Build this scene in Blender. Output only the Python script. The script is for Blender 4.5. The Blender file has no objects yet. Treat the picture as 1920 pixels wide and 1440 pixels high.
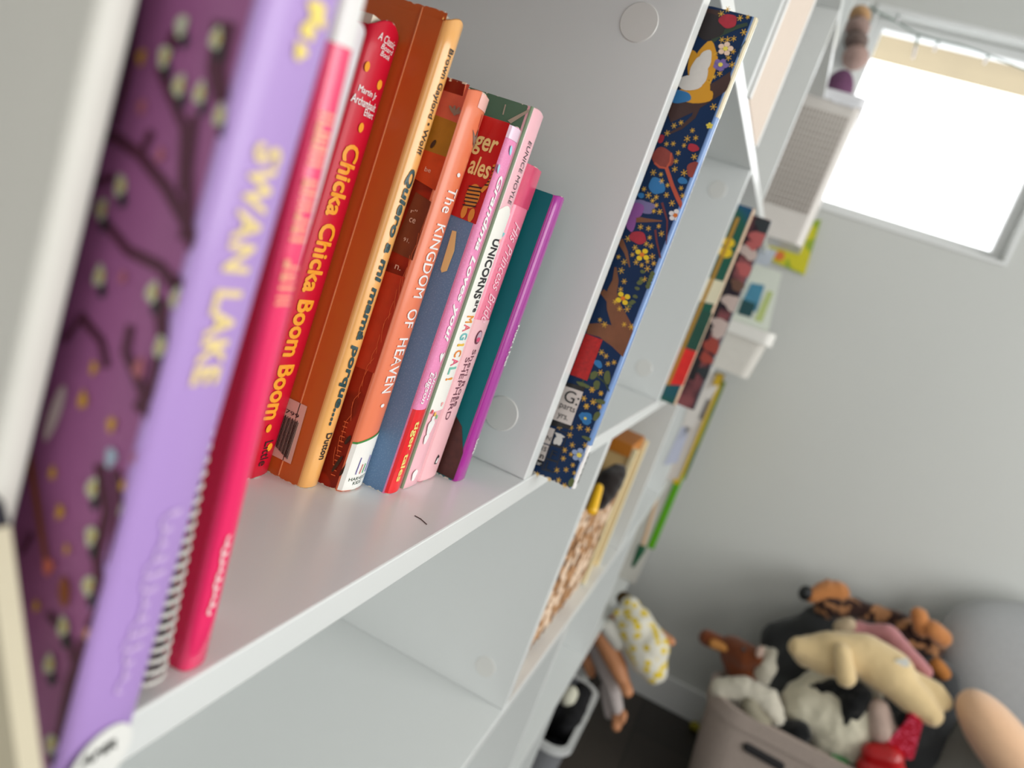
import bpy, bmesh, math, random
from mathutils import Vector, Matrix, noise
random.seed(7)
COL = bpy.context.scene.collection
SC = bpy.context.scene
# ------------------------------------------------------------------ camera
CAM = Vector((-0.0271924, -0.0954535, 0.1290972))
E3 = ((0.3312625, -0.8820337, 0.3350847), (-0.0690190, -0.3768367, -0.9237047), (0.9410109, 0.2828616, -0.1857090))
FPX = 1426.62
RGT, DWN, FWD = Vector(E3[0]), Vector(E3[1]), Vector(E3[2])
cd = bpy.data.cameras.new('camera'); cam = bpy.data.objects.new('camera', cd); COL.objects.link(cam)
cd.sensor_width = 36.0; cd.lens = 36.0*FPX/1920.0; cd.clip_start = 0.005; cd.clip_end = 60
cam.matrix_world = Matrix(((RGT.x, -DWN.x, -FWD.x, CAM.x), (RGT.y, -DWN.y, -FWD.y, CAM.y), (RGT.z, -DWN.z, -FWD.z, CAM.z), (0, 0, 0, 1)))
SC.camera = cam
cd.dof.use_dof = True; cd.dof.focus_distance = 0.335; cd.dof.aperture_fstop = 7.8
# ------------------------------------------------------------------ light
w = bpy.data.worlds.new('daylight'); SC.world = w; w.use_nodes = True
w.node_tree.nodes['Background'].inputs[0].default_value = (0.96, 0.98, 1.0, 1)
w.node_tree.nodes['Background'].inputs[1].default_value = 3.0
def area(name, loc, rot, sx, sy, power, col=(1, 1, 1)):
    l = bpy.data.lights.new(name, 'AREA'); l.shape = 'RECTANGLE'; l.size = sx; l.size_y = sy; l.energy = power; l.color = col
    o = bpy.data.objects.new(name, l); COL.objects.link(o); o.location = loc; o.rotation_euler = rot; return o
area('side_fill_light', (0.5, -2.1, 0.40), (math.radians(84), 0, 0), 2.4, 1.2, 38, (0.985, 0.985, 0.965))  # unseen area lamp added on the room side to light the shelf fronts
area('rear_fill_light', (-1.5, -0.9, 0.2), (math.radians(90), 0, math.radians(-90)), 1.6, 1.4, 10, (1.0, 0.97, 0.95))  # added lamp behind the camera, brightens the faces turned that way
SC.view_settings.view_transform = 'Standard'; SC.view_settings.look = 'None'
SC.view_settings.gamma = 1; SC.view_settings.use_curve_mapping = False; SC.view_settings.exposure = 0.24
# ------------------------------------------------------------------ measuring helpers (photo pixel -> point on a real plane)
def ray(u, v):
    return RGT*((u-960)/FPX)+DWN*((v-720)/FPX)+FWD
def hit(u, v, ax, val):
    d = ray(u, v); return CAM+d*((val-CAM[ax])/d[ax])
def hx(u, v, x): return hit(u, v, 0, x)
def hy(u, v, y): return hit(u, v, 1, y)
def hz(u, v, z): return hit(u, v, 2, z)
def px(p, n):    # length of n pixels at the depth of point p
    return n*(p-CAM).dot(FWD)/FPX
def lin(c):
    return tuple(((x/255)/12.92 if x/255 <= 0.04045 else ((x/255+0.055)/1.055)**2.4) for x in c)
# ------------------------------------------------------------------ materials
MATS = {}
def mat(name, rgb, rough=0.5, var=0.04, scale=40, spec=0.5, coat=0.0, bump=0.0, bscale=400, sheen=0.0, trans=0.0, emit=None, metal=0.0):
    if name in MATS: return MATS[name]
    m = bpy.data.materials.new(name); m.use_nodes = True; nt = m.node_tree; n = nt.nodes; b = n['Principled BSDF']
    c = lin(rgb)
    tc = n.new('ShaderNodeTexCoord'); nz = n.new('ShaderNodeTexNoise'); nz.inputs['Scale'].default_value = scale; nz.inputs['Detail'].default_value = 4
    nt.links.new(tc.outputs['Object'], nz.inputs['Vector'])
    mx = n.new('ShaderNodeMix'); mx.data_type = 'RGBA'
    mx.inputs[6].default_value = (*[x*(1-var) for x in c], 1); mx.inputs[7].default_value = (*[min(1, x*(1+var)) for x in c], 1)
    nt.links.new(nz.outputs['Fac'], mx.inputs[0]); nt.links.new(mx.outputs[2], b.inputs['Base Color'])
    b.inputs['Roughness'].default_value = rough; b.inputs['Specular IOR Level'].default_value = spec
    b.inputs['Coat Weight'].default_value = coat; b.inputs['Coat Roughness'].default_value = 0.12
    b.inputs['Sheen Weight'].default_value = sheen; b.inputs['Transmission Weight'].default_value = trans; b.inputs['Metallic'].default_value = metal
    if emit: b.inputs['Emission Color'].default_value = (*lin(emit), 1); b.inputs['Emission Strength'].default_value = 1
    if bump:
        nb = n.new('ShaderNodeTexNoise'); nb.inputs['Scale'].default_value = bscale; nb.inputs['Detail'].default_value = 3
        nt.links.new(tc.outputs['Object'], nb.inputs['Vector'])
        bp = n.new('ShaderNodeBump'); bp.inputs['Strength'].default_value = bump; bp.inputs['Distance'].default_value = 0.001
        nt.links.new(nb.outputs['Fac'], bp.inputs['Height']); nt.links.new(bp.outputs['Normal'], b.inputs['Normal'])
    MATS[name] = m; return m
def patch_mat(name, base, spots, scale, thr=0.5, rough=0.85, sheen=0.3, kind='noise', bump=0.5, soft=0.03):
    """two-colour printed or woven pattern"""
    m = mat(name, base, rough, 0.05, 60, 0.3, 0, bump, 500, sheen)
    nt = m.node_tree; n = nt.nodes; b = n['Principled BSDF']
    tc = n.new('ShaderNodeTexCoord')
    if kind == 'noise':
        t = n.new('ShaderNodeTexNoise'); t.inputs['Detail'].default_value = 1.5; out = t.outputs['Fac']
    else:
        t = n.new('ShaderNodeTexVoronoi'); out = t.outputs['Distance']
    t.inputs['Scale'].default_value = scale; nt.links.new(tc.outputs['Object'], t.inputs['Vector'])
    r = n.new('ShaderNodeValToRGB'); r.color_ramp.elements[0].position = thr-soft; r.color_ramp.elements[1].position = thr+soft
    if kind != 'noise': r.color_ramp.elements[0].color = (1, 1, 1, 1); r.color_ramp.elements[1].color = (0, 0, 0, 1)
    nt.links.new(out, r.inputs[0])
    mx = n.new('ShaderNodeMix'); mx.data_type = 'RGBA'; src = b.inputs['Base Color'].links[0].from_socket
    nt.links.new(r.outputs[0], mx.inputs[0]); nt.links.new(src, mx.inputs[6]); mx.inputs[7].default_value = (*lin(spots), 1)
    nt.links.new(mx.outputs[2], b.inputs['Base Color'])
    return m
def wear(m, zlo, zhi, amt=0.0016, col=(232, 222, 205)):
    """scuffed board showing at the foot and head of a cover (object space z)"""
    m = m.copy(); nt = m.node_tree; n = nt.nodes; b = n['Principled BSDF']
    tc = n.new('ShaderNodeTexCoord'); sp = n.new('ShaderNodeSeparateXYZ'); nt.links.new(tc.outputs['Object'], sp.inputs[0])
    nz = n.new('ShaderNodeTexNoise'); nz.inputs['Scale'].default_value = 420; nz.inputs['Detail'].default_value = 3
    nt.links.new(tc.outputs['Object'], nz.inputs['Vector'])
    def M(op, a, bb):
        k = n.new('ShaderNodeMath'); k.operation = op
        for i, q in enumerate((a, bb)):
            if isinstance(q, (int, float)): k.inputs[i].default_value = q
            else: nt.links.new(q, k.inputs[i])
        return k.outputs[0]
    d = M('MINIMUM', M('SUBTRACT', sp.outputs[2], zlo), M('SUBTRACT', zhi, sp.outputs[2]))
    lim = M('MULTIPLY', M('MAXIMUM', M('SUBTRACT', nz.outputs['Fac'], 0.45), 0.0), amt*5)
    f = M('LESS_THAN', d, lim)
    mx = n.new('ShaderNodeMix'); mx.data_type = 'RGBA'; src = b.inputs['Base Color'].links[0].from_socket
    nt.links.new(f, mx.inputs[0]); nt.links.new(src, mx.inputs[6]); mx.inputs[7].default_value = (*lin(col), 1)
    nt.links.new(mx.outputs[2], b.inputs['Base Color']); return m
white = mat('white_laminate', (228, 231, 230), 0.32, 0.01, 8, 0.5, 0.15)
capm = mat('cap_plastic', (226, 226, 222), 0.3, 0.01)
wallm = mat('wall_paint', (205, 207, 204), 0.85, 0.015, 3, 0.3, 0, 0.15, 300)
trimw = mat('white_trim', (228, 230, 230), 0.4, 0.01)
paper = mat('page_paper', (225, 215, 195), 0.9, 0.08, 300)
# ------------------------------------------------------------------ mesh helpers
def link(name, bm, mats, parent=None, smooth=False, recalc=True):
    if recalc: bmesh.ops.recalc_face_normals(bm, faces=bm.faces)
    me = bpy.data.meshes.new(name); bm.to_mesh(me); bm.free()
    for m in (mats if isinstance(mats, (list, tuple)) else [mats]): me.materials.append(m)
    if smooth:
        for p in me.polygons: p.use_smooth = True
    o = bpy.data.objects.new(name, me); COL.objects.link(o)
    if parent: o.parent = parent; o.matrix_parent_inverse = Matrix.Translation(-Vector(parent.location)) if parent.rotation_euler[1] == 0 and parent.rotation_euler[0] == 0 and parent.rotation_euler[2] == 0 else Matrix()
    return o
def box(bm, a, b, bev=0.0, mi=0):
    vs = [bm.verts.new((x, y, z)) for x in (a[0], b[0]) for y in (a[1], b[1]) for z in (a[2], b[2])]
    fs = [bm.faces.new([vs[i] for i in q]) for q in ((0, 1, 3, 2), (4, 6, 7, 5), (0, 4, 5, 1), (2, 3, 7, 6), (0, 2, 6, 4), (1, 5, 7, 3))]
    for f in fs: f.material_index = mi
    if bev > 0:
        es = list({e for f in fs for e in f.edges})
        bmesh.ops.bevel(bm, geom=es, offset=bev, segments=2, profile=0.5, affect='EDGES')
    return fs
def capsule(bm, p, q, r1, r2, seg=14, rings=5, mi=0, flat=None):
    p, q = Vector(p), Vector(q); d = (q-p); L = d.length
    if L < 1e-6: d = Vector((0, 0, 1)); L = 0
    z = d.normalized(); x = z.orthogonal().normalized(); y = z.cross(x)
    prof = [(-r1*math.cos(a), r1*math.sin(a)) for a in [math.pi/2*i/rings for i in range(rings+1)]]
    prof += [(L+r2*math.sin(a), r2*math.cos(a)) for a in [math.pi/2*i/rings for i in range(rings+1)]]
    loops = []
    for h, r in prof:
        if r < 1e-7: loops.append([bm.verts.new(p+z*h)])
        else: loops.append([bm.verts.new(p+z*h+(x*math.cos(t)+y*math.sin(t))*r) for t in [2*math.pi*k/seg for k in range(seg)]])
    for a, b in zip(loops, loops[1:]):
        if len(a) == 1 and len(b) == 1: continue
        for k in range(seg):
            k2 = (k+1) % seg
            if len(a) == 1: f = bm.faces.new((a[0], b[k], b[k2]))
            elif len(b) == 1: f = bm.faces.new((a[k], b[0], a[k2]))
            else: f = bm.faces.new((a[k], b[k], b[k2], a[k2]))
            f.material_index = mi; f.smooth = True
def ellipsoid(bm, c, r, rot=None, mi=0, seg=18):
    M = Matrix.Translation(c) @ (rot.to_4x4() if rot else Matrix()) @ Matrix.Diagonal((*r, 1))
    g = bmesh.ops.create_uvsphere(bm, u_segments=seg, v_segments=seg//2+2, radius=1, matrix=M)
    for v in g['verts']:
        for f in v.link_faces: f.material_index = mi; f.smooth = True
def tube(bm, pts, r, seg=8, mi=0):
    for a, b in zip(pts, pts[1:]): capsule(bm, a, b, r, r, seg, 2, mi)
def prism(bm, poly, off, mi=0):
    a = [bm.verts.new(p) for p in poly]; b = [bm.verts.new(Vector(p)+Vector(off)) for p in poly]
    for f in (bm.faces.new(a), bm.faces.new(list(reversed(b)))): f.material_index = mi
    for i in range(len(a)):
        j = (i+1) % len(a); bm.faces.new((a[i], a[j], b[j], b[i])).material_index = mi
def tag(o, label=None, cat=None, group=None, kind=None):
    if label: o['label'] = label
    if cat: o['category'] = cat
    if group: o['group'] = group
    if kind: o['kind'] = kind
    return o
def thing(name, loc, label, cat, group=None):
    o = bpy.data.objects.new(name, None); o.empty_display_size = 0.02; COL.objects.link(o); o.location = loc
    return tag(o, label, cat, group)
def B(): return bmesh.new()
def struct(name, bm, m): return tag(link(name, bm, m), kind='structure')
# ------------------------------------------------------------------ room
FLOOR, WX, BY, CEIL = -0.915, 1.98, 0.33, 1.45
b = B(); box(b, (-2.2, -2.6, FLOOR-0.05), (WX+0.12, BY+0.1, FLOOR))
fl = mat('dark_wood_floor', (62, 56, 50), 0.42, 0.3, 6, 0.4)
nt = fl.node_tree; tcn = nt.nodes.new('ShaderNodeTexCoord'); wv = nt.nodes.new('ShaderNodeTexBrick')
wv.inputs['Scale'].default_value = 1; wv.inputs['Brick Width'].default_value = 1.2; wv.inputs['Row Height'].default_value = 0.15; wv.inputs['Mortar Size'].default_value = 0.002
wv.inputs['Color1'].default_value = (*lin((60, 53, 47)), 1); wv.inputs['Color2'].default_value = (*lin((46, 41, 37)), 1); wv.inputs['Mortar'].default_value = (*lin((24, 22, 20)), 1)
nt.links.new(tcn.outputs['Object'], wv.inputs['Vector']); nt.links.new(wv.outputs['Color'], nt.nodes['Principled BSDF'].inputs['Base Color'])
struct('floor', b, fl)
b = B(); box(b, (-2.2, BY, FLOOR), (WX+0.12, BY+0.1, CEIL)); struct('wall_left', b, wallm)
b = B(); box(b, (-2.2, -2.6, CEIL), (WX+0.12, BY+0.1, CEIL+0.05)); struct('ceiling', b, mat('ceiling_paint', (225, 225, 222), 0.9, 0.01))
b = B(); box(b, (-2.2, -2.7, FLOOR), (WX+0.12, -2.6, CEIL)); struct('wall_right', b, wallm)
b = B(); box(b, (-2.3, -2.7, FLOOR), (-2.2, BY+0.1, CEIL+.05)); struct('wall_back', b, wallm)
wy0, wy1, wz0, wz1 = -0.485, -0.022, 0.437, 0.893
b = B()
box(b, (WX, -2.6, FLOOR), (WX+0.12, BY, wz0)); box(b, (WX, -2.6, wz1), (WX+0.12, BY, CEIL))
box(b, (WX, -2.6, wz0), (WX+0.12, wy0, wz1)); box(b, (WX, wy1, wz0), (WX+0.12, BY, wz1))
struct('wall_far', b, wallm)
b = B(); box(b, (WX-0.014, -2.6, FLOOR), (WX, BY, FLOOR+0.085), 0.003); struct('baseboard_far', b, trimw)
# window
win = tag(bpy.data.objects.new('window_1', None), kind='structure'); COL.objects.link(win); win.location = (WX+0.06, (wy0+wy1)/2, wz0)
b = B()
fx0, fx1, fw = WX+0.05, WX+0.085, 0.022
box(b, (fx0, wy0, wz0), (fx1, wy1, wz0+fw), .002); box(b, (fx0, wy0, wz1-fw), (fx1, wy1, wz1), .002)
box(b, (fx0+.001, wy0, wz0+fw-.001), (fx1-.001, wy0+fw, wz1-fw+.001), .002); box(b, (fx0+.001, wy1-fw, wz0+fw-.001), (fx1-.001, wy1, wz1-fw+.001), .002)
link('window_frame', b, trimw, win)
b = B(); box(b, (fx0+0.012, wy0+0.01, wz0+0.01), (fx0+0.016, wy1-0.01, wz1-0.01))
glass = mat('clear_glass', (255, 255, 255), 0.0, 0, 1, 0.5, 0, 0, 1, 0, 1.0); glass.node_tree.nodes['Principled BSDF'].inputs['IOR'].default_value = 1.02
link('window_pane', b, glass, win)
b = B()
for (a1, a2, c1, c2) in ((wy0-0.008, wy1+0.008, wz1, wz1+0.009), (wy0-0.008, wy1+0.008, wz0-0.009, wz0), (wy0-0.008, wy0, wz0, wz1), (wy1, wy1+0.008, wz0, wz1)):
    box(b, (WX-0.004, a1, c1), (WX, a2, c2), .0015)
link('window_casing', b, trimw, win)
b = B(); box(b, (WX+0.125, -1.6, 0.925), (WX+0.44, 0.8, 0.95))
tag(link('eave_board', b, mat('tan_eave_boards', (140, 126, 98), 0.8, 0.12, 9)), 'tan wooden roof overhang seen through the top of the window', 'roof overhang')
# ------------------------------------------------------------------ bookcase
T = 0.0138; Z = {0: 0.0, -1: -0.298, -2: -0.596, -3: -0.894, 1: 0.297, 2: 0.594, 3: 0.891}
D1, L1, D2, L2, D3, L3, D4 = 0.38, 0.634, 0.888, 1.195, 1.396, 1.65, 1.904
XL, DEP = -0.128, 0.30
bc = thing('bookcase', (0.9, 0.0, FLOOR), 'large white open bookcase along the left wall holding all the books and baskets', 'bookcase')
for k, z in Z.items():
    b = B(); box(b, (XL-T, 0, z-T), (D4+T, DEP, z), 0.0008); link('shelf_board', b, white, bc)
def divider(x, k):
    b = B(); box(b, (x, 0.0006, Z[k]), (x+T, DEP, Z[k+1]-T), 0.0008); link('divider', b, white, bc)
for k in (-3, -2, -1, 0, 1, 2):
    for x in ((XL-T, D1, D2, D3, D4) if k in (0, -2, 2) else (XL-T, L1, L2, L3, D4)): divider(x, k)
b = B(); box(b, (XL-T, DEP, FLOOR), (D4+T, DEP+0.004, Z[3])); link('back_panel', b, white, bc)
b = B(); box(b, (XL-T, 0.01, FLOOR), (D4+T, 0.024, Z[-3]-T)); link('plinth', b, white, bc)
def cap(p, r=0.0105):
    b = B(); g = bmesh.ops.create_cone(b, cap_ends=True, segments=48, radius1=r, radius2=r*0.93, depth=0.0007, matrix=Matrix.Translation((p.x-0.0002, p.y, p.z)) @ Matrix.Rotation(-math.pi/2, 4, 'Y'))
    link('cover_cap', b, capm, bc)
for (u, v, x) in ((1198, 42, D1), (940, 775, D1), (1345, 355, D2), (1207, 690, D2), (910, 1250, L1)): cap(hx(u, v, x))
# ------------------------------------------------------------------ books
class Book:
    """a standing book: spine towards -Y at yf, covers at x0 / x1"""
    def __init__(s, name, label, x0, x1, yf, h, d, cover, spine, bulge=0.0012, z0=0.0, group='books on the middle shelf', pages=True, lean=0.0, corner=0.0, wearing=0.0010, coverR=None, cat='book'):
        s.x0, s.x1, s.yf, s.h, s.d, s.z0, s.bulge = x0, x1, yf, h, d, z0, bulge
        YMIN[0] = yf+bulge+0.0006; ZMAX[0] = z0+h-.0004
        s.o = thing(name, (x0, yf, z0), label, cat, group)
        s.r = min(0.0012, (x1-x0)*0.2)
        if wearing: cover = wear(cover, z0, z0+h, wearing); spine = wear(spine, z0, z0+h, wearing)
        n = 12; pr = []
        pr.append((x0, yf+d)); pr.append((x0, yf+bulge+s.r*1.6))
        for i in range(n+1):
            u = i/n; pr.append((x0+(x1-x0)*u, s.sy(x0+(x1-x0)*u)))
        pr.append((x1, yf+bulge+s.r*1.6)); pr.append((x1, yf+d))
        b = B(); zs = [0, .0006]+[h*i/14 for i in range(1, 14)]+[h-.0006, h]
        rows = []
        for z in zs:
            row = []
            e = 0.0005 if z in (0, h) else 0
            for (x, y) in pr:
                cz = z
                if corner and y < yf+0.004: # worn round corners of the spine ends
                    m = abs((x-(x0+x1)/2)/((x1-x0)/2))
                    if z > h*0.97: cz = z-corner*m*m*(z-h*0.97)/(h*0.03)
                row.append(b.verts.new((x, y+e, z0+cz)))
            rows.append(row)
        for r1, r2 in zip(rows, rows[1:]):
            for i in range(len(pr)-1):
                f = b.faces.new((r1[i], r1[i+1], r2[i+1], r2[i])); f.smooth = 1 < i < len(pr)-3
                f.material_index = 0 if i < 1 else (2 if i >= len(pr)-2 else 1)
        g = b.faces[:]
        bmesh.ops.recalc_face_normals(b, faces=g)
        s.cov = link('cover', b, [cover, spine, coverR or cover], s.o, recalc=False)
        sol = s.cov.modifiers.new('board', 'SOLIDIFY'); sol.thickness = 0.0011; sol.offset = -1
        # make sure outward normals
        b = B(); m = 0.0013; box(b, (x0+m, yf+bulge+0.0016, z0+0.0006), (x1-m, yf+d-0.002, z0+h-0.0012)); link('page_block', b, paper, s.o)
    def sy(s, x):
        u = (x-s.x0)/(s.x1-s.x0); u = min(1, max(0, u))
        e = min(u, 1-u)*(s.x1-s.x0)
        c = s.bulge*(2*u-1)**2
        if e < s.r: c += s.r*(1-math.sqrt(max(0, 1-((s.r-e)/s.r)**2)))
        return s.yf+c
    def add(s, o):
        return o
    def patch(s, name, m, za, zb, xa=None, xb=None, eps=0.00015, top=None, smooth=True):
        """printed area of the spine between heights za<zb ; top(u) adds a curved upper outline"""
        xa = s.x0 if xa is None else xa; xb = s.x1 if xb is None else xb
        b = B(); n = 16; r1 = []; r2 = []
        for i in range(n+1):
            x = xa+(xb-xa)*i/n; y = s.sy(x)-eps
            r1.append(b.verts.new((x, y, za))); r2.append(b.verts.new((x, y, zb+(top(i/n) if top else 0))))
        for i in range(n): b.faces.new((r1[i], r1[i+1], r2[i+1], r2[i]))
        return link(name, b, m, s.o, True, False)
    def spoly(s, name, m, pts, eps=0.0003):
        b = B(); b.faces.new([b.verts.new((x, s.sy(x)-eps, z)) for x, z in pts]); return link(name, b, m, s.o)
def text_mesh(body, bold=0.0, shear=0.0, space=1.0, lines=1.0, align='LEFT', res=3):
    c = bpy.data.curves.new('t', 'FONT'); c.body = body; c.size = 1; c.shear = shear; c.space_character = space; c.space_line = lines; c.align_x = align; c.resolution_u = res
    o = bpy.data.objects.new('t', c); COL.objects.link(o)
    dg = bpy.context.evaluated_depsgraph_get(); me = bpy.data.meshes.new_from_object(o.evaluated_get(dg))
    bpy.data.objects.remove(o); bpy.data.curves.remove(c)
    if bold:   # heavier strokes: the glyph repeated a hair apart
        V = [v.co.copy() for v in me.vertices]; F = [list(p.vertices) for p in me.polygons]; vs, fs = [], []
        for kk, (dx, dy) in enumerate(((-bold, 0), (bold, 0), (0, bold), (0, -bold), (.7*bold, .7*bold), (-.7*bold, -.7*bold), (.7*bold, -.7*bold), (-.7*bold, .7*bold))):
            o_ = len(vs); vs += [(v.x+dx, v.y+dy, kk*4e-6) for v in V]; fs += [[o_+i for i in f] for f in F]
        me = bpy.data.meshes.new('t'); me.from_pydata(vs, [], fs)
    return me
def place_text(me, name, m, fn, w, h, parent, hh=None):
    """map the text box (0..1,0..1) through fn(s,t)"""
    xs = [v.co.x for v in me.vertices]; ys = [v.co.y for v in me.vertices]
    x0, x1, y0, y1 = min(xs), max(xs), min(ys), max(ys)
    nr = (fn(1, .5)-fn(0, .5)).cross(fn(.5, 1)-fn(.5, 0)).normalized()
    for v in me.vertices: v.co = fn((v.co.x-x0)/(x1-x0), (v.co.y-y0)/(y1-y0))+nr*v.co.z
    me.materials.clear(); me.materials.append(m)
    me.name = name; o = bpy.data.objects.new(name, me); COL.objects.link(o); o.parent = parent
    o.matrix_parent_inverse = Matrix.Translation(-Vector(parent.location)); return o
def spine_text(bk, name, body, m, p0, p1, x0f, x1f, eps=0.0003, **k):
    """lettering that reads down the spine from photo point p0 to p1, between fractions x0f..x1f of its width"""
    z0 = hy(*p0, bk.yf).z; z1 = hy(*p1, bk.yf).z; W = bk.x1-bk.x0
    def fn(s, t):
        x = bk.x0+W*(x0f+(x1f-x0f)*t); return Vector((x, bk.sy(x)-eps, z0+(z1-z0)*s))
    return place_text(text_mesh(body, **k), name, m, fn, 1, 1, bk.o)
def squiggle(bk, name, m, p0, p1, x0f, x1f, r, seed=1, n=26, eps=0.0004):
    """handwriting too small to read, as a looping pen line down the spine"""
    rr = random.Random(seed); z0 = hy(*p0, bk.yf).z; z1 = hy(*p1, bk.yf).z; W = bk.x1-bk.x0
    b = B(); pts = []
    N = n*6
    for i in range(N+1):
        s = i/N; a = s*n*math.pi*2
        t = 0.5+0.32*math.sin(a)*(0.6+0.4*math.sin(s*17+seed)); t = x0f+(x1f-x0f)*t
        x = bk.x0+W*t; z = z0+(z1-z0)*(s+0.35/n*math.cos(a))
        pts.append(Vector((x, bk.sy(x)-eps, z)))
    strip(b, pts, r, Vector((0, -1, 0))); return link(name, b, m, bk.o)
def strip(bm, pts, r, nrm, r1=None, mi=0):
    """flat painted stroke of half width r following pts"""
    DK[0] = (DK[0]+1) % 8; pts = [p+nrm*(DK[0]*1.1e-5) for p in pts]; L = []; n = len(pts)
    for i, p in enumerate(pts):
        d = (pts[min(i+1, n-1)]-pts[max(i-1, 0)]); s = d.cross(nrm)
        s = s.normalized() if s.length > 1e-9 else Vector((0, 0, 1)).cross(nrm)
        w_ = r if r1 is None else r+(r1-r)*i/(n-1)
        e0, e1 = p-s*w_, p+s*w_
        if abs(nrm.x) > .5: e0.y = max(e0.y, YMIN[0]); e1.y = max(e1.y, YMIN[0])
        L.append((bm.verts.new(e0), bm.verts.new(e1)))
    for a, c in zip(L, L[1:]): bm.faces.new((a[0], a[1], c[1], c[0])).material_index = mi
DK = [0]; YMIN = [-9.0]; ZMAX = [9.0]
def disc(bm, c, ry, rz, ax=0, seg=20, mi=0, ang=0.0, wob=0.0, seed=0):
    """painted round spot in the plane across axis ax"""
    vs = []; DK[0] = (DK[0]+1) % 8; c = c-(Vector((DK[0]*1e-5, 0, 0)) if ax == 0 else Vector((0, DK[0]*1e-5, 0)))
    for k in range(seg):
        t = 2*math.pi*k/seg; q = 1+wob*math.sin(3*t+seed)+wob*0.6*math.sin(5*t+seed*2)
        a_, b_ = ry*math.cos(t)*q, rz*math.sin(t)*q
        a2, b2 = a_*math.cos(ang)-b_*math.sin(ang), a_*math.sin(ang)+b_*math.cos(ang)
        q_ = c+(Vector((0, a2, b2)) if ax == 0 else Vector((a2, 0, b2)))
        if ax == 0: q_.y = max(q_.y, YMIN[0])
        vs.append(bm.verts.new(q_))
    bm.faces.new(vs).material_index = mi
def ink(name, rgb, rough=0.45, coat=0.2, **k): return mat(name, rgb, rough, 0.03, 80, 0.5, coat, **k)
# --- Chicka
red_c = mat('crimson_board', (205, 0, 44), 0.4, 0.05, 20, 0.35, 0.1)
ck = Book('board_book', 'crimson board book with orange title and orange dots on its spine', 0.2192, 0.2394, 0.0712, 0.1850, 0.15, red_c, red_c, 0.0016, corner=0.005)
org = ink('orange_ink', (246, 160, 30))
wht = ink('white_ink', (242, 240, 238)); blk = ink('black_ink', (22, 22, 24)); tealk = ink('dark_teal_ink', (18, 66, 70)); gld = ink('gold_ink', (238, 214, 120))
spine_text(ck, 'title_lettering', 'Chicka Chicka Boom Boom', org, (655, 268), (516, 785), 0.18, 0.66, bold=0.035, space=1.02)
def spine_flat_text(bk, name, body, m, pl, pr, hgt, eps=0.0003, **k):
    a = hy(*pl, bk.yf); c = hy(*pr, bk.yf)
    def fn(s, t): x = a.x+(c.x-a.x)*s; return Vector((min(bk.x1, max(bk.x0, x)), bk.sy(x)-eps, a.z+(c.z-a.z)*s+hgt*t))
    return place_text(text_mesh(body, **k), name, m, fn, 1, 1, bk.o)
Wc = ck.x1-ck.x0
def at(bk, f, z0, z1, f1):
    W = bk.x1-bk.x0
    return lambda s, t: Vector((bk.x0+W*(f+(f1-f)*s), bk.sy(bk.x0+W*(f+(f1-f)*s))-0.0003, z0+(z1-z0)*t))
zc = lambda v, u=700: hy(u, v, ck.yf).z
for body, f0, f1, v1, v0, u in (('Martin Jr', .10, .66, 166, 184, 690), ('Archambault', .02, .76, 186, 204, 688), ('Ehlert', .42, .76, 206, 221, 690)):
    place_text(text_mesh(body, bold=0.01), 'author_lettering', wht, at(ck, f0, zc(v0, u), zc(v1, u), f1), 1, 1, ck.o)
for body, f0, f1, v1, v0 in (('A Classic', .20, .78, 64, 82), ('Board', .34, .78, 84, 96), ('Book', .38, .72, 98, 110)):
    place_text(text_mesh(body, shear=0.2), 'series_lettering', wht, at(ck, f0, zc(v0, 722), zc(v1, 722), f1), 1, 1, ck.o)
spine_text(ck, 'publisher_lettering', 'Little', blk, (512, 825), (494, 872), 0.45, 0.72)
b = B()
for (u, v) in ((690, 125), (711, 159), (676, 239), (503, 803), (505, 838)):
    p = hy(u, v, ck.yf); x = min(ck.x1-0.003, max(ck.x0+0.003, p.x)); disc(b, Vector((x, ck.sy(x)-0.0003, p.z)), 0.0016, 0.0018, 1, 20)
link('orange_dots', b, org, ck.o)
# --- Quiero
cov_o = mat('burnt_orange_cover', (212, 104, 40), 0.4, 0.05, 15, 0.4, 0.15); sp_o = mat('apricot_spine', (246, 182, 104), 0.28, 0.03, 20, 0.5, 0.6)
qu = Book('board_book', 'tallest orange board book with apricot spine and green-black title', 0.2400, 0.2524, 0.0540, 0.1962, 0.17, cov_o, sp_o, 0.0022, corner=0.003, wearing=.0005)
spine_text(qu, 'title_lettering', 'Quiero a mi mamá porque....', tealk, (776, 318), (612, 800), 0.16, 0.60, bold=0.04, shear=0.12)
spine_text(qu, 'author_lettering', 'Brown Gaylord • Wolff', blk, (850, 95), (783, 290), 0.26, 0.56, bold=0.012)
spine_text(qu, 'publisher_lettering', 'Dutton', blk, (618, 812), (600, 862), 0.30, 0.60, bold=0.02)
def face_fn(x, y0, y1, z0, z1, eps=0.0002):   # s runs towards the viewer's right (-Y)
    return lambda s, t: Vector((x-eps, y0+(y1-y0)*s, z0+(z1-z0)*t))
def face_poly(bk_o, name, m, x, pts, eps=0.0003):
    b = B(); vs = []
    for u, v in pts:
        q_ = hx(u, v, x)-Vector((eps, 0, 0)); q_.y = max(q_.y, YMIN[0]); q_.z = min(max(q_.z, -.9 if YMIN[0] < -.1 or x > .5 else .001), ZMAX[0] if x < .95 else 9); vs.append(b.verts.new(q_))
    b.faces.new(vs); return link(name, b, m, bk_o)
x = qu.x0
b = B()
g0 = hx(790, 20, x); g1 = hx(516, 878, x); yg = hx(600, 640, x).y
box(b, (x-0.0004, yg-0.0002, 0.0008), (x+0.0003, yg+0.0002, 0.1955)); link('hinge_crease', b, mat('crease_shine', (240, 160, 110), 0.25), qu.o)
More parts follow.
